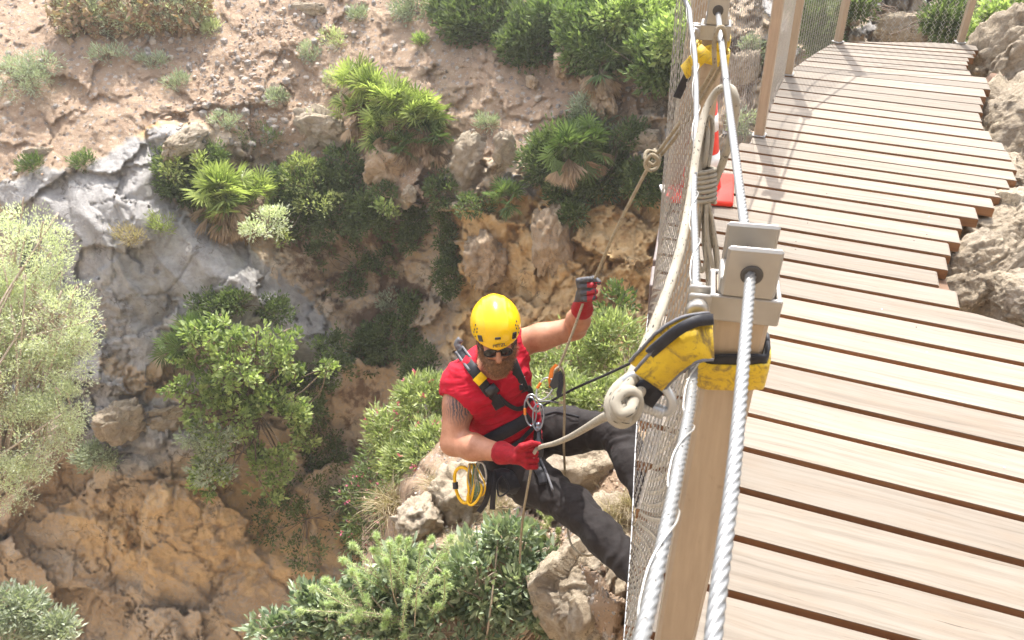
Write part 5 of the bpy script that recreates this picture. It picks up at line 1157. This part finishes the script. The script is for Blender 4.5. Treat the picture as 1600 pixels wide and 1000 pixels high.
# helmet
hm = SDF(); hc_ = hp_(0, .0, .068); HR = (.105, .134, .110); hm.ell(hc_, HA, HR, .01)
hm.ell(hp_(0, .0, .055), HA, (.055, .136, .122), .02)
rim = lambda X: -((X-hp_(0, .13, .044))@unit(HU+HF*.13))
def hdisp(v):
    l = (v-hc_)@HA.T; a = np.abs(l[:, 0]); return .0022*np.exp(-((a-.045)/.006)**2)*np.clip(l[:, 2]*30, 0, 1)
he = body_mesh('helmet', hm, .0045, M_yel, person, disp=hdisp, it=3, cut=rim)
def on_helmet(x, u, out=.0005):
    """point on the front of the shell at lateral x and height u, with its normal"""
    lo_, hi_ = 0.0, .2
    for _ in range(24):
        m_ = (lo_+hi_)/2; e = hm.ev(hp_(x, m_, u)[None])[0]
        if e < 0: lo_ = m_
        else: hi_ = m_
    p = hp_(x, lo_, u); g = np.array([hm.ev((p+d*.002)[None])[0]-hm.ev((p-d*.002)[None])[0] for d in np.eye(3)]); n = unit(g); return p+n*out, n
def patch(x, u, w_, h_, nm, m, z=.0012, rot=0.0, par=None):
    p, n = on_helmet(x, u, z); a = unit(HX-HX.dot(n)*n); c = np.cross(n, a); a2 = a*math.cos(rot)+c*math.sin(rot); c2 = np.cross(n, a2)
    v, f = box_arr(p, [a2, n, c2], (w_, .004, h_), .0015); return B().add(v, f).build(nm, m, par or he, False)
patch(0, .104, .024, .010, 'front_slot', M_dkp)
for s_ in (-1, 1):
    patch(s_*.068, .084, .024, .028, 'headlamp_clip', M_dkp, .001, -s_*.25)
    for k, (dx, du) in enumerate([(.088, .072), (.092, .086), (.080, .10), (.088, .10), (.078, .112), (.083, .118)]): patch(s_*dx, du, .007, .009, 'vent', M_dkp, -.0005, s_*.6)
# chin strap
for s_ in (-1, 1):
    q = smooth_path([hp_(s_*.083, .02, .03), hp_(s_*.084, .02, -.02), hp_(s_*.07, .03, -.07)], 6); v, f, _ = ribbon_arr(q, HF, .014, .002); B().add(v, f).build('strap', M_dkp, he, False)
def text(body_, p, ax, up, size, m, par, nm='lettering', squeeze=1.0):
    cu = bpy.data.curves.new('t', 'FONT'); cu.body = body_; cu.size = size; cu.align_x = 'CENTER'; cu.align_y = 'CENTER'; cu.extrude = .0003; cu.offset = size*.02; cu.resolution_u = 3
    ob = bpy.data.objects.new('t', cu); S.collection.objects.link(ob); bpy.context.view_layer.update()
    me = bpy.data.meshes.new_from_object(ob.evaluated_get(bpy.context.evaluated_depsgraph_get())); bpy.data.objects.remove(ob)
    v = np.array([q.co[:] for q in me.vertices]); f = [tuple(q.vertices) for q in me.polygons]; n = np.cross(ax, up)
    return mesh(nm, np.asarray(p)+v[:, :1]*squeeze*np.asarray(ax)+v[:, 1:2]*np.asarray(up)+v[:, 2:]*n, f, m, par, False)
p, n = on_helmet(.004, .074, .0026); a = unit(HX-HX.dot(n)*n); text('PETZL', p, a, np.cross(n, a), .020, M_dkp, he)
# gloves ------------------------------------------------------------------------
def glove(wr, palm, kn, prox, bend, back, thumb, cuff_r, nm, colf, m):
    """kn: four knuckle points; prox, bend, back: phalanx directions"""
    g = SDF(); g.cap(wr+(wr-palm)*.10, wr, cuff_r+.008, cuff_r+.003, .01); g.cap(wr, palm, cuff_r+.002, .034, .02)
    for q in kn: g.cap(palm, q, .022, .0125, .008)
    for q, l in zip(kn, (.038, .043, .040, .032)):
        a = q+unit(prox)*l; b = a+unit(bend)*l*.75; c = b+unit(back)*l*.55
        g.cap(q, a, .0124, .0116, .0022); g.cap(a, b, .0116, .0108, .0022); g.cap(b, c, .0108, .0095, .0022)
    g.chain(thumb, [.018, .0145, .0125, .0105][:len(thumb)], .006)
    return body_mesh(nm, g, .0028, m, person, disp=lambda v: .0012*fbm(v*70, 3, 340, ridge=True), it=1, colf=colf)
dR = .0245
pR = P(806, 713, 3.05); knR = [P(819+2*i, 701+9.4*i, 3.02+.004*i) for i in range(4)]
glove(wR, pR, knR, VX*1.0-VZ*.25-VY*.05, -VZ*1.0+VX*.1, -VX*.9-VZ*.3, [pR+VY*.015, P(815, 698, 3.01), P(830, 693, 3.01), P(842, 694, 3.02)], .040, 'glove', None, M_glr)
M_gl2, t_, b_g = mat('grey_and_red_glove', rough=.6); at = nd(t_, 'ShaderNodeAttribute', attribute_name='mask'); sp_ = nd(t_, 'ShaderNodeSeparateColor'); L(t_, at.outputs[0], sp_.inputs[0])
L(t_, mix(t_, ramp(t_, sp_.outputs[0], [(.45, 0), (.55, 1)]), (.28, .006, .013), (.05, .05, .055)), b_g.inputs['Base Color'])
bump(t_, b_g, noise(t_, 700, 2, .5, nd(t_, 'ShaderNodeNewGeometry').outputs['Position']), .3, .001)
pL = P(913, 460, 2.97); knL = [P(904+3*i, 439+9.4*i, 2.93+.004*i) for i in range(4)]
def gcol(v):
    q = proj(v); u = (q[:, 0]-916)/20; w_ = (q[:, 1]-457)/20
    grey = (u < .05)*(w_ < .75)+(vnoise(v*60, 3) > .25)*(w_ < .7)+(w_ < -.8)
    return np.stack([np.clip(grey*1.0, 0, 1), u*0, u*0], 1)
glove(wL, pL, knL, VX*1.0+VZ*.25+VY*.15, -VZ*.8+VX*.45, -VX*.8-VZ*.6, [pL+VY*.02, P(916, 441, 2.95), P(928, 436, 2.93), P(936, 441, 2.92)], .036, 'glove', gcol, M_gl2)
# harness -------------------------------------------------------------------------
hb = empty('harness', pelv, None, None); hb.parent = person; hb.matrix_parent_inverse = Matrix.Translation([-float(q) for q in person.location])
both = SDF(); both.p = vest.p+tr.p
def strap(pts, w_, nm, m, lift=.024, th=.004, wd=None, par=None, sdf=None):
    q = np.array([[x, y, hit(sdf or both, x, y)-lift-(.0 if lift < .02 else 0)] for x, y in resample(np.array([(a, b, 0.) for a, b in pts]), 6)[:, :2]])
    q = smooth_path(q[::2], 3) if len(q) > 4 else q
    pp_ = P(q[:, 0], q[:, 1], np.convolve(np.pad(q[:, 2], 3, 'edge'), np.ones(7)/7, 'valid')); t = unit(np.gradient(pp_, axis=0)); wdd = np.cross(t, VZ) if wd is None else wd
    v, f, _ = ribbon_arr(pp_, wdd, w_, th); return B().add(v, f).build(nm, m, par or hb, True)
WL['harness'] = np.array(hb.location)
strap([(716, 546), (728, 563), (744, 584), (757, 603), (772, 622), (785, 643)], .046, 'chest_strap', M_blk)
strap([(712, 549), (724, 566), (738, 584)], .010, 'strap_piping', M_gry, .030)
strap([(722, 541), (735, 558), (750, 578)], .010, 'strap_piping', M_gry, .030)
strap([(745, 587), (755, 597)], .050, 'yellow_keeper', M_yell, .034, .006)
strap([(764, 604), (774, 616)], .052, 'buckle', M_dkp, .036, .010)
strap([(800, 562), (806, 578), (814, 596), (820, 612)], .044, 'chest_strap', M_blk)
strap([(778, 618), (792, 632), (810, 640), (824, 634), (830, 615)], .020, 'chest_loop', M_blk, .030)
strap([(812, 606), (822, 603), (830, 612), (828, 626)], .026, 'chest_loop', M_blk, .040)
strap([(752, 694), (775, 682), (798, 670), (818, 658), (832, 646)], .060, 'waist_belt', M_blk, .026, .012)
strap([(768, 712), (790, 703), (812, 690), (830, 672), (838, 660)], .020, 'waist_strap', M_blk, .032)
strap([(836, 668), (842, 700), (838, 728)], .040, 'leg_loop', M_blk, .026)
strap([(808, 700), (830, 716), (846, 742), (850, 762)], .036, 'leg_loop', M_blk, .026)
strap([(826, 690), (842, 712), (856, 744), (866, 772)], .010, 'leg_strap', M_gry, .034)
strap([(846, 650), (868, 644), (890, 648), (905, 652)], .012, 'leg_strap', M_blk, .026)
strap([(722, 548), (714, 538), (716, 530), (726, 528)], .030, 'shoulder_pad', M_gry, .0, .01)
# small white letters on the vest chest, a tiny black emblem
for tx, x, y, sz in (('CT', 818, 591, .014), ('Super', 812, 602, .012)):
    dd = hit(vest, x, y)-.010; text(tx, P(x, y, dd), unit(VX+VY*.35), unit(VY-VX*.35), sz, simple('white_print', (.8, .8, .8), .6), person)
# pouch at the hip
pc = SDF(); pc.ell(P(793, 752, 3.30), np.array([unit(VX-VY*.3), VZ, unit(VY+VX*.3)]), (.085, .05, .05), .02)
tag(body_mesh('pouch', pc, .006, M_blk, None, disp=lambda v: .006*fbm(v*25, 3, 350, ridge=True)), 'black gear pouch hanging at the hip below the red glove', 'pouch')
# ------------------------------------------------------------------ ropes and hardware
def rope_mat(name, c0, c1, fleck, fs=140):
    m, t, b = mat(name, rough=.8, spec=.2); uv = nd(t, 'ShaderNodeUVMap').outputs[0]
    mp = nd(t, 'ShaderNodeMapping'); mp.inputs['Scale'].default_value = (120, 200, 1); L(t, uv, mp.inputs[0]); vo = nd(t, 'ShaderNodeTexVoronoi', Scale=1.0); L(t, mp.outputs[0], vo.inputs['Vector'])
    sp = nd(t, 'ShaderNodeSeparateColor'); L(t, vo.outputs['Color'], sp.inputs[0]); k = nd(t, 'ShaderNodeMath', operation='MULTIPLY'); L(t, ramp(t, sp.outputs[0], [(.84, 0), (.86, 1)]), k.inputs[0]); L(t, ramp(t, vo.outputs['Distance'], [(.3, 1), (.4, 0)]), k.inputs[1])
    geo = nd(t, 'ShaderNodeNewGeometry').outputs['Position']; c = ramp(t, noise(t, 30, 5, .6, geo), [(.3, c0), (.7, c1)]); L(t, mix(t, k.outputs[0], c, fleck), b.inputs['Base Color'])
    h = None
    for sg in (1, -1):
        mp = nd(t, 'ShaderNodeMapping'); mp.inputs['Rotation'].default_value = (0, 0, sg*.9); mp.inputs['Scale'].default_value = (1, 1, 1); L(t, uv, mp.inputs[0])
        wv = nd(t, 'ShaderNodeTexWave', Scale=fs); L(t, mp.outputs[0], wv.inputs['Vector'])
        h = bump(t, b, wv.outputs['Fac'], .5, .0012, h)
    return m
M_rope = rope_mat('cream_braided_rope', (.33, .295, .23), (.47, .425, .345), (.03, .03, .03))
M_rope2 = rope_mat('tan_braided_rope', (.30, .25, .17), (.44, .375, .27), (.06, .04, .03))
M_steel = simple('forged_steel', (.42, .42, .41), .4, .6, var=.1, bmp=.05)
M_alu = simple('polished_alloy', (.24, .26, .30), .3, .9, var=.08)
M_org = simple('orange_anodised', (.62, .17, .02), .35, .3, var=.1)
M_yan = simple('yellow_anodised', (.72, .42, .01), .3, .2, var=.1)
def Pp(l): l = np.array(l, float); return P(l[:, 0], l[:, 1], l[:, 2])
def rope(nm, pts, r, m, label=None, cat='rope', parent=None, k=14, n=10, closed=False, group=None):
    q = smooth_path(Pp(pts) if not isinstance(pts, np.ndarray) else pts, n, closed)
    rr = r if np.isscalar(r) else np.interp(np.linspace(0, 1, len(q)), np.linspace(0, 1, len(r)), r)
    v, f, uv = tube_arr(q, rr, k, closed); o = B().add(v, f, uv).build(nm, m, parent, True, uv=True)
    if label: tag(o, label, cat, group)
    return o
# rope from the far sling down to the climber
e = empty('abseil_rope', P(1124, 100, 1.62), 'doubled tan rope from the far sling, knotted, then single to the raised glove', 'rope')
rope('doubled_strand', [(1117, 104, 1.62), (1098, 138, 1.78), (1072, 178, 1.92), (1046, 214, 2.02), (1022, 246, 2.10)], .0050, M_rope2, parent=e)
rope('doubled_strand', [(1127, 104, 1.63), (1107, 138, 1.79), (1080, 180, 1.93), (1053, 218, 2.03), (1028, 248, 2.11)], .0050, M_rope2, parent=e)
rope('top_bight', [(1117, 106, 1.62), (1116, 70, 1.58), (1121, 46, 1.55), (1130, 44, 1.55), (1133, 62, 1.58), (1127, 106, 1.63)], .0050, M_rope2, parent=e)
rope('knot', [(1026, 240, 2.09), (1012, 236, 2.07), (1008, 248, 2.06), (1020, 258, 2.06), (1028, 250, 2.05), (1018, 242, 2.04), (1008, 256, 2.06), (1014, 266, 2.07), (1026, 262, 2.09), (1030, 246, 2.08), (1022, 234, 2.1)], .0054, M_rope2, parent=e)
rope('single_strand', [(1020, 252, 2.10), (1003, 280, 2.22), (960, 365, 2.58), (938, 415, 2.84), (927, 440, 2.935), (919, 458, 2.955), (911, 474, 2.97), (896, 516, 3.0), (878, 562, 3.04), (866, 588, 3.07)], .0054, M_rope2, parent=e)
rope('tail_rope', [(866, 590, 3.07), (868, 578, 3.05), (876, 574, 3.05), (881, 588, 3.06), (882, 640, 3.12), (881, 690, 3.2), (882, 722, 3.36), (884, 770, 3.52), (887, 828, 3.5), (896, 856, 3.42), (916, 868, 3.36), (940, 862, 3.4), (958, 845, 3.5)], .0054, M_rope2, 'tan rope tail hanging from the descender past both thighs in a loop', 'rope')
rope('brake_rope', [(832, 722, 3.045), (829, 738, 3.04), (824, 765, 3.1), (818, 800, 3.2), (814, 840, 3.4), (812, 880, 3.8)], .0054, M_rope2, 'tan rope dropping straight down from the lower red glove', 'rope')
# cream rope with the big knot
e = empty('anchor_rope', P(975, 620, .9), 'thick cream rope with a fat figure-eight knot hanging from the near carabiner', 'rope')
rope('rope_to_hand', [(975, 640, .90), (958, 646, .98), (938, 655, 1.25), (915, 669, 1.6), (890, 683, 2.05), (866, 693, 2.55), (846, 698, 2.98), (836, 705, 3.02), (832, 722, 3.045)], [.0073, .0073, .0076, .008, .0085, .009, .0092, .008, .0065], M_rope, parent=e)
rope('knot', [(986, 588, .93), (966, 604, .90), (953, 626, .885), (955, 650, .88), (972, 661, .875), (990, 650, .87), (997, 628, .865), (988, 612, .86), (972, 614, .855), (962, 630, .85), (970, 646, .845), (984, 642, .845), (990, 626, .86), (1000, 612, .885), (1006, 600, .90), (998, 592, .905), (984, 600, .885), (966, 622, .87), (962, 646, .862), (978, 655, .86), (975, 640, .90)], .0070, M_rope, parent=e, n=14, k=18)
rope('rope_to_coil', [(986, 588, .93), (1002, 556, .96), (1024, 504, 1.0), (1048, 440, 1.08), (1067, 372, 1.17), (1080, 300, 1.28), (1088, 240, 1.36), (1101, 178, 1.41), (1120, 143, 1.40), (1140, 137, 1.36), (1149, 155, 1.35), (1148, 185, 1.37), (1139, 225, 1.40), (1124, 268, 1.44), (1111, 300, 1.46), (1104, 316, 1.46)], .0073, M_rope, parent=e)
# coiled hank on the handrail
e = empty('coiled_rope', P(1102, 330, 1.45), 'wrapped hank of cream rope hanging in front of the second post', 'rope coil')
tt = np.linspace(0, 1, 150); ax0, ax1 = P(1102, 262, 1.43), P(1103, 318, 1.45); dd = unit(ax1-ax0); a = unit(np.cross(dd, VZ)); c = np.cross(dd, a)
hel = ax0+(ax1-ax0)*tt[:, None]+a*(np.cos(tt*2*np.pi*7.5)*.0185)[:, None]+c*(np.sin(tt*2*np.pi*7.5)*.0135)[:, None]
v, f, uv = tube_arr(hel, .0044, 10); B().add(v, f, uv).build('wraps', M_rope, e, True, uv=True)
for k, pts in enumerate([[(1098, 318, 1.45), (1092, 352, 1.47), (1090, 395, 1.49), (1096, 424, 1.5), (1103, 405, 1.49), (1103, 350, 1.47), (1101, 316, 1.45)], [(1104, 318, 1.44), (1104, 360, 1.46), (1110, 400, 1.48), (1118, 428, 1.49), (1122, 408, 1.48), (1114, 352, 1.46), (1107, 316, 1.44)],
      [(1096, 320, 1.46), (1088, 380, 1.5), (1092, 440, 1.52), (1102, 462, 1.53), (1106, 436, 1.52), (1100, 380, 1.5), (1100, 320, 1.46)], [(1106, 318, 1.46), (1110, 370, 1.5), (1106, 430, 1.52), (1112, 452, 1.53), (1120, 425, 1.52), (1113, 360, 1.49), (1108, 320, 1.46)],
      [(1099, 264, 1.43), (1100, 220, 1.43), (1106, 185, 1.42), (1113, 190, 1.42), (1112, 225, 1.43), (1106, 262, 1.43)], [(1094, 270, 1.43), (1095, 235, 1.43), (1100, 200, 1.42), (1106, 205, 1.42), (1104, 240, 1.42), (1100, 262, 1.43)]]):
    rope('loop', pts, .0042, M_rope, parent=e, k=10)
rope('black_lanyard', [(838, 640, 3.25), (862, 626, 3.22), (900, 606, 3.1), (950, 584, 2.95), (1000, 560, 2.8), (1050, 533, 2.6), (1070, 520, 2.5)], .0055, M_blk, 'taut black cord running from the harness to the railing behind the knot', 'cord')
rope('thin_cord', [(842, 628, 3.22), (858, 627, 3.22), (872, 629, 3.2)], .0045, M_gry, 'short grey cord sticking out beside the harness carabiners', 'cord')
# slings ---------------------------------------------------------------------------
def on_post(foot, top, yy):
    t = np.linspace(0, 1, 400); q = np.asarray(foot)+(np.asarray(top)-foot)*t[:, None]; return q[np.argmin(np.abs(proj(q)[:, 1]-yy))]
def band(foot, top, yy, hgt, clear, par, nm, m, tilt=.0, seed=1, size=(.066, .045), th=.005):
    c = on_post(foot, top, yy); up = unit(np.asarray(top)-foot); ax = frame2(tN); a0 = unit(ax[0]-ax[0].dot(up)*up); a1 = np.cross(up, a0)
    th_ = np.linspace(0, 2*np.pi, 72, endpoint=False); hx_, hy_ = size[0]/2+clear, size[1]/2+clear
    x = hx_*np.sign(np.cos(th_))*np.abs(np.cos(th_))**.35; y = hy_*np.sign(np.sin(th_))*np.abs(np.sin(th_))**.35
    q = c+a0*x[:, None]+a1*y[:, None]+up*(x*tilt+.0015*np.sin(th_*5+seed))[:, None]; q = q+(a0*x[:, None]+a1*y[:, None])*(.03*fbm(q*40, 2, seed))[:, None]
    q = np.concatenate([q, q[:1]]); v, f, uv = ribbon_arr(q, up, hgt, th); return B().add(v, f, uv).build(nm, m, par, True), c, a0, a1, up
def dirty_yellow():
    m, t, b = mat('worn_yellow_sling_cover', (.7, .46, .01), .6); geo = nd(t, 'ShaderNodeNewGeometry').outputs['Position']
    c = ramp(t, noise(t, 26, 6, .6, geo), [(.3, (.50, .33, .006)), (.6, (.62, .42, .008))]); d = ramp(t, noise(t, 45, 8, .78, geo, 1.6), [(.38, .8), (.50, 0)])
    L(t, mix(t, d, c, (.12, .075, .03)), b.inputs['Base Color']); b.inputs['Sheen Weight'].default_value = .1
    bump(t, b, noise(t, 60, 5, .6, geo), .5, .003, bump(t, b, noise(t, 1300, 2, .5, geo), .3, .0006)); return m
M_sl = dirty_yellow()
sl = empty('yellow_sling', P(1140, 560, .86), 'worn yellow sling wrapped round the nearest post with a black inner edge and a carabiner', 'sling', 'yellow slings round the railing posts')
band(near_foot, near_top, 563, .042, .010, sl, 'band', M_sl, .10)
_, c_, a0_, a1_, up_ = band(near_foot, near_top, 546, .030, .0065, sl, 'inner_band', M_blk, .10, 2)
def sling_tail(pts, w_, nm, m, th=.007, wd=None, par=sl):
    q = smooth_path(Pp(pts), 9); t = unit(np.gradient(q, axis=0)); v, f, uv = ribbon_arr(q, np.cross(t, VZ) if wd is None else wd, w_, th); return B().add(v, f, uv).build(nm, m, par, True)
sling_tail([(1112, 499, .835), (1085, 503, .828), (1055, 519, .832), (1016, 551, .865)], .013, 'inner_edge', M_blk, .008)
sling_tail([(1112, 534, .845), (1090, 536, .84), (1064, 547, .845), (1038, 568, .865), (1014, 594, .885)], .042, 'tail', M_sl, .008)
sling_tail([(1108, 517, .852), (1085, 519, .848), (1056, 532, .854), (1028, 556, .875), (1006, 580, .895)], .042, 'tail_lining', M_sl, .005)
sling_tail([(1012, 590, .89), (1018, 606, .892), (1030, 616, .895)], .040, 'rubber_keeper', M_blk, .016)
kb = empty('carabiner', P(1010, 615, .9), 'large grey steel carabiner joining the near sling to the cream knot', 'carabiner')
q = smooth_path(Pp([(1008, 596, .895), (990, 588, .90), (975, 597, .905), (973, 614, .905), (986, 626, .905), (1010, 635, .90), (1032, 643, .895), (1047, 640, .89), (1050, 626, .885), (1040, 608, .885), (1026, 600, .89)]), 8, True)
v, f, _ = tube_arr(q, .0058, 14, closed=True); B().add(v, f).build('body', M_steel, kb)
g0, g1 = P(1004, 633, .899), P(1038, 645, .893); gd = unit(g1-g0); prof = [(.006, 0)]
for i in range(7): h_ = np.linalg.norm(g1-g0)*(i+.2)/7; prof += [(.0085, h_), (.0085, h_+.0025), (.0074, h_+.0032)]
prof += [(.0065, np.linalg.norm(g1-g0))]; v, f = lathe_arr(prof, g0, gd, 20); B().add(v, f).build('gate_sleeve', M_steel, kb)
def piping(pts, side, nm, m, r=.0022):
    q = smooth_path(Pp(pts), 9); t = unit(np.gradient(q, axis=0)); q = q+unit(np.cross(t, VZ))*side+VZ*.003; q = q+.0012*np.stack([fbm(q*90, 2, k) for k in (1, 2, 3)], 1); v, f, uv = tube_arr(q, r, 7); return B().add(v, f, uv).build(nm, m, sl)
for pts_, w_ in (([(1112, 534, .845), (1090, 536, .84), (1064, 547, .845), (1038, 568, .865), (1014, 594, .885)], .0205), ([(1108, 517, .852), (1085, 519, .848), (1056, 532, .854), (1028, 556, .875), (1006, 580, .895)], .0205)):
    for sg in (-1, 1): piping(pts_, sg*w_, 'stitched_edge', M_gry)
s2 = empty('yellow_sling', P(1110, 85, 1.7), 'small-looking yellow sling round the second post above the doubled rope', 'sling', 'yellow slings round the railing posts')
f2_, t2_ = POSTS[1][0], POSTS[1][1]
band(f2_, t2_, 84, .036, .012, s2, 'band', M_sl, -.25, 3, (.056, .042)); band(f2_, t2_, 70, .022, .008, s2, 'inner_band', M_sl, .35, 4, (.056, .042))
sling_tail([(1104, 78, 1.66), (1094, 88, 1.66), (1082, 100, 1.68), (1070, 112, 1.72)], .036, 'tail', M_sl, .008, par=s2)
sling_tail([(1078, 110, 1.75), (1068, 130, 1.8), (1058, 152, 1.84)], .020, 'black_end', M_blk, .006, par=s2)
# hardware at the harness --------------------------------------------------------------
def krab(cx, cy, dep, hw, hh, rot, m, label, sleeve=None, r=.0038, group=None):
    e = empty('carabiner', P(cx, cy, dep), label, 'carabiner', group); th = np.linspace(0, 2*np.pi, 26, endpoint=False); x = hw*np.cos(th)*(1+.18*np.sin(th)); y = hh*np.sign(np.sin(th))*np.abs(np.sin(th))**.8
    a = VX*math.cos(rot)+VY*math.sin(rot); b = -VX*math.sin(rot)+VY*math.cos(rot); q = P(cx, cy, dep)+a*x[:, None]+b*y[:, None]+VZ*(x*.3)[:, None]
    v, f, _ = tube_arr(q, r, 10, closed=True); B().add(v, f).build('body', m, e)
    if sleeve is not None:
        c = P(cx, cy, dep)-a*hw*.98-VZ*hw*.3; prof = []
        for i in range(5): prof += [(r*1.7, -.014+i*.006), (r*1.7, -.011+i*.006), (r*1.35, -.0095+i*.006)]
        v, f = lathe_arr(prof, c, b, 14); B().add(v, f).build('gate_sleeve', sleeve, e)
    return e
krab(851, 608, 3.08, .028, .050, -.55, M_steel, 'carabiner with orange sleeve joining the descender to the harness ring', M_org)
krab(829, 643, 3.09, .024, .060, .05, M_alu, 'pale carabiner with orange sleeve clipped on the chest ring', M_org)
krab(841, 652, 3.07, .022, .055, -.08, M_alu, 'bluish carabiner right beside the orange-sleeved one', None)
krab(834, 630, 3.10, .020, .040, .5, M_steel, 'dark steel link tilted between the chest carabiners', None, .004)
ds = empty('descender', P(864, 600, 3.06), 'orange and black self-braking descender where the rope bends', 'descender')
def plate(poly, dep, th, nm, m, par):
    q = np.array(poly, float); n_ = len(q); a_ = P(q[:, 0], q[:, 1], np.full(n_, dep)); b_ = a_+VZ*th; v = np.concatenate([a_, b_])
    f = [tuple(range(n_))[::-1], tuple(range(n_, 2*n_))]+[(i, (i+1) % n_, n_+(i+1) % n_, n_+i) for i in range(n_)]; return B().add(v, f).build(nm, m, par, False)
plate([(856, 592), (860, 576), (868, 568), (874, 572), (873, 588), (866, 602), (858, 606)], 3.085, .008, 'cheek_plate', M_org, ds)
plate([(858, 602), (866, 584), (876, 578), (880, 590), (876, 602), (864, 608)], 3.06, .018, 'body', M_dkp, ds)
plate([(872, 584), (878, 582), (880, 600), (877, 618), (871, 622), (869, 612), (873, 600)], 3.045, .010, 'handle', M_blk, ds)
ch = empty('chest_ascender', P(842, 688, 3.1), 'black and silver tube hanging upright over the belt', 'ascender')
v, f = lathe_arr([(.006, 0), (.010, .002), (.010, .045), (.016, .05), (.017, .10), (.015, .12), (.008, .125)], P(842, 668, 3.08), -VY+VX*.02, 18); B().add(v, f).build('barrel', M_dkp, ch)
v, f = lathe_arr([(.0075, 0), (.0115, .002), (.0115, .012), (.0085, .014), (.0115, .018), (.0115, .028), (.009, .03)], P(841, 660, 3.075), -VY, 18); B().add(v, f).build('swivel', M_alu, ch)
gg = 'gear hanging from the back of the harness'
krab(724, 758, 3.20, .036, .078, .1, M_yan, 'large yellow carabiner hanging lowest and leftmost in the gear bundle', M_dkp, .0075, gg)
krab(741, 772, 3.17, .024, .050, -.4, M_yan, 'smaller yellow carabiner crossing the foot of the large one', None, .006, gg)
krab(752, 738, 3.19, .020, .045, .2, M_steel, 'steel carabiner at the top right of the gear bundle', None, .005, gg)
cs = empty('cord_bundle', P(742, 735, 3.2), 'bundle of thin yellow and green cord hung with the carabiners', 'cord', gg)
M_gr = simple('green_cord', (.10, .16, .08), .7); r_ = np.random.default_rng(8)
for k in range(9):
    x0 = 738+r_.uniform(-5, 8); y0 = 724; x1 = 740+r_.uniform(-10, 12); y1 = 785+r_.uniform(-18, 6)
    rope('cord_loop', [(x0, y0, 3.19), (x0-3, (y0+y1)/2, 3.17+r_.uniform(-.02, .02)), (x1, y1, 3.18), (x1+6, (y0+y1)/2+8, 3.16), (x0+4, y0, 3.19)], .0035, [M_yan, M_gr, M_rope2][k % 3], parent=cs, k=7, n=6)
for pts, lab in (([(762, 735, 3.22), (764, 760, 3.2), (758, 785, 3.22), (748, 800, 3.24)], 'black strap end swinging beside the gear bundle'), ([(770, 735, 3.22), (771, 765, 3.2), (769, 796, 3.22)], 'straight black strap end right of the gear bundle')):
    q = smooth_path(Pp(pts), 8); t = unit(np.gradient(q, axis=0)); v, f, _ = ribbon_arr(q, np.cross(t, VZ), .024, .004); tag(B().add(v, f).build('strap_end', M_blk), lab, 'strap', gg)
rope('black_loop', [(786, 745, 3.22), (795, 765, 3.2), (780, 775, 3.2), (778, 755, 3.22)], .004, M_blk, 'thin black cord loop dangling from the pouch', 'cord', closed=True)
# traffic cone ---------------------------------------------------------------------------
M_cone = simple('red_orange_plastic', (.72, .035, .015), .45, var=.1, bmp=.1); M_white = simple('reflective_white', (.75, .75, .72), .5)
cb = PZ(1093, 299, 0); tc_ = empty('traffic_cone', cb, 'red traffic cone with a white band standing behind the coiled rope', 'traffic cone')
axc = frame2((.3, 1)); v, f = box_arr(cb+[0, 0, .017], axc, (.30, .30, .028), .008); B().add(v, f).build('base', M_cone, tc_)
def cone_seg(h0, h1, o_=0.0): rr = lambda h: .092-(.092-.026)*h/.46+o_; return lathe_arr([(rr(h0)-.004, h0), (rr(h0), h0), (rr(h1), h1), (rr(h1)-.004, h1)], cb+[0, 0, .031], (0, 0, 1), 36)
v, f = cone_seg(0, .46); B().add(v, f).build('body', M_cone, tc_); v, f = cone_seg(.10, .17, .0015); B().add(v, f).build('reflective_band', M_white, tc_)
v, f = cone_seg(.27, .34, .0015); B().add(v, f).build('reflective_band', M_white, tc_)

hz = B(); lo_ = np.array([-40., -14, -40]); hi_ = np.array([40., 45, 6.0])
v, f = box_arr((lo_+hi_)/2, np.eye(3), hi_-lo_); o = B().add(v, f).build('haze', None, None, False) if False else mesh('haze', v, f, [], None, False)
mh = bpy.data.materials.new('haze_air'); mh.use_nodes = True; t = mh.node_tree; t.nodes.remove(t.nodes['Principled BSDF'])
pv = t.nodes.new('ShaderNodeVolumePrincipled'); pv.inputs['Color'].default_value = (1, .97, .93, 1); pv.inputs['Density'].default_value = HAZE; pv.inputs['Anisotropy'].default_value = .35
t.links.new(pv.outputs[0], t.nodes['Material Output'].inputs['Volume']); o.data.materials.append(mh); tag(o, kind='stuff')
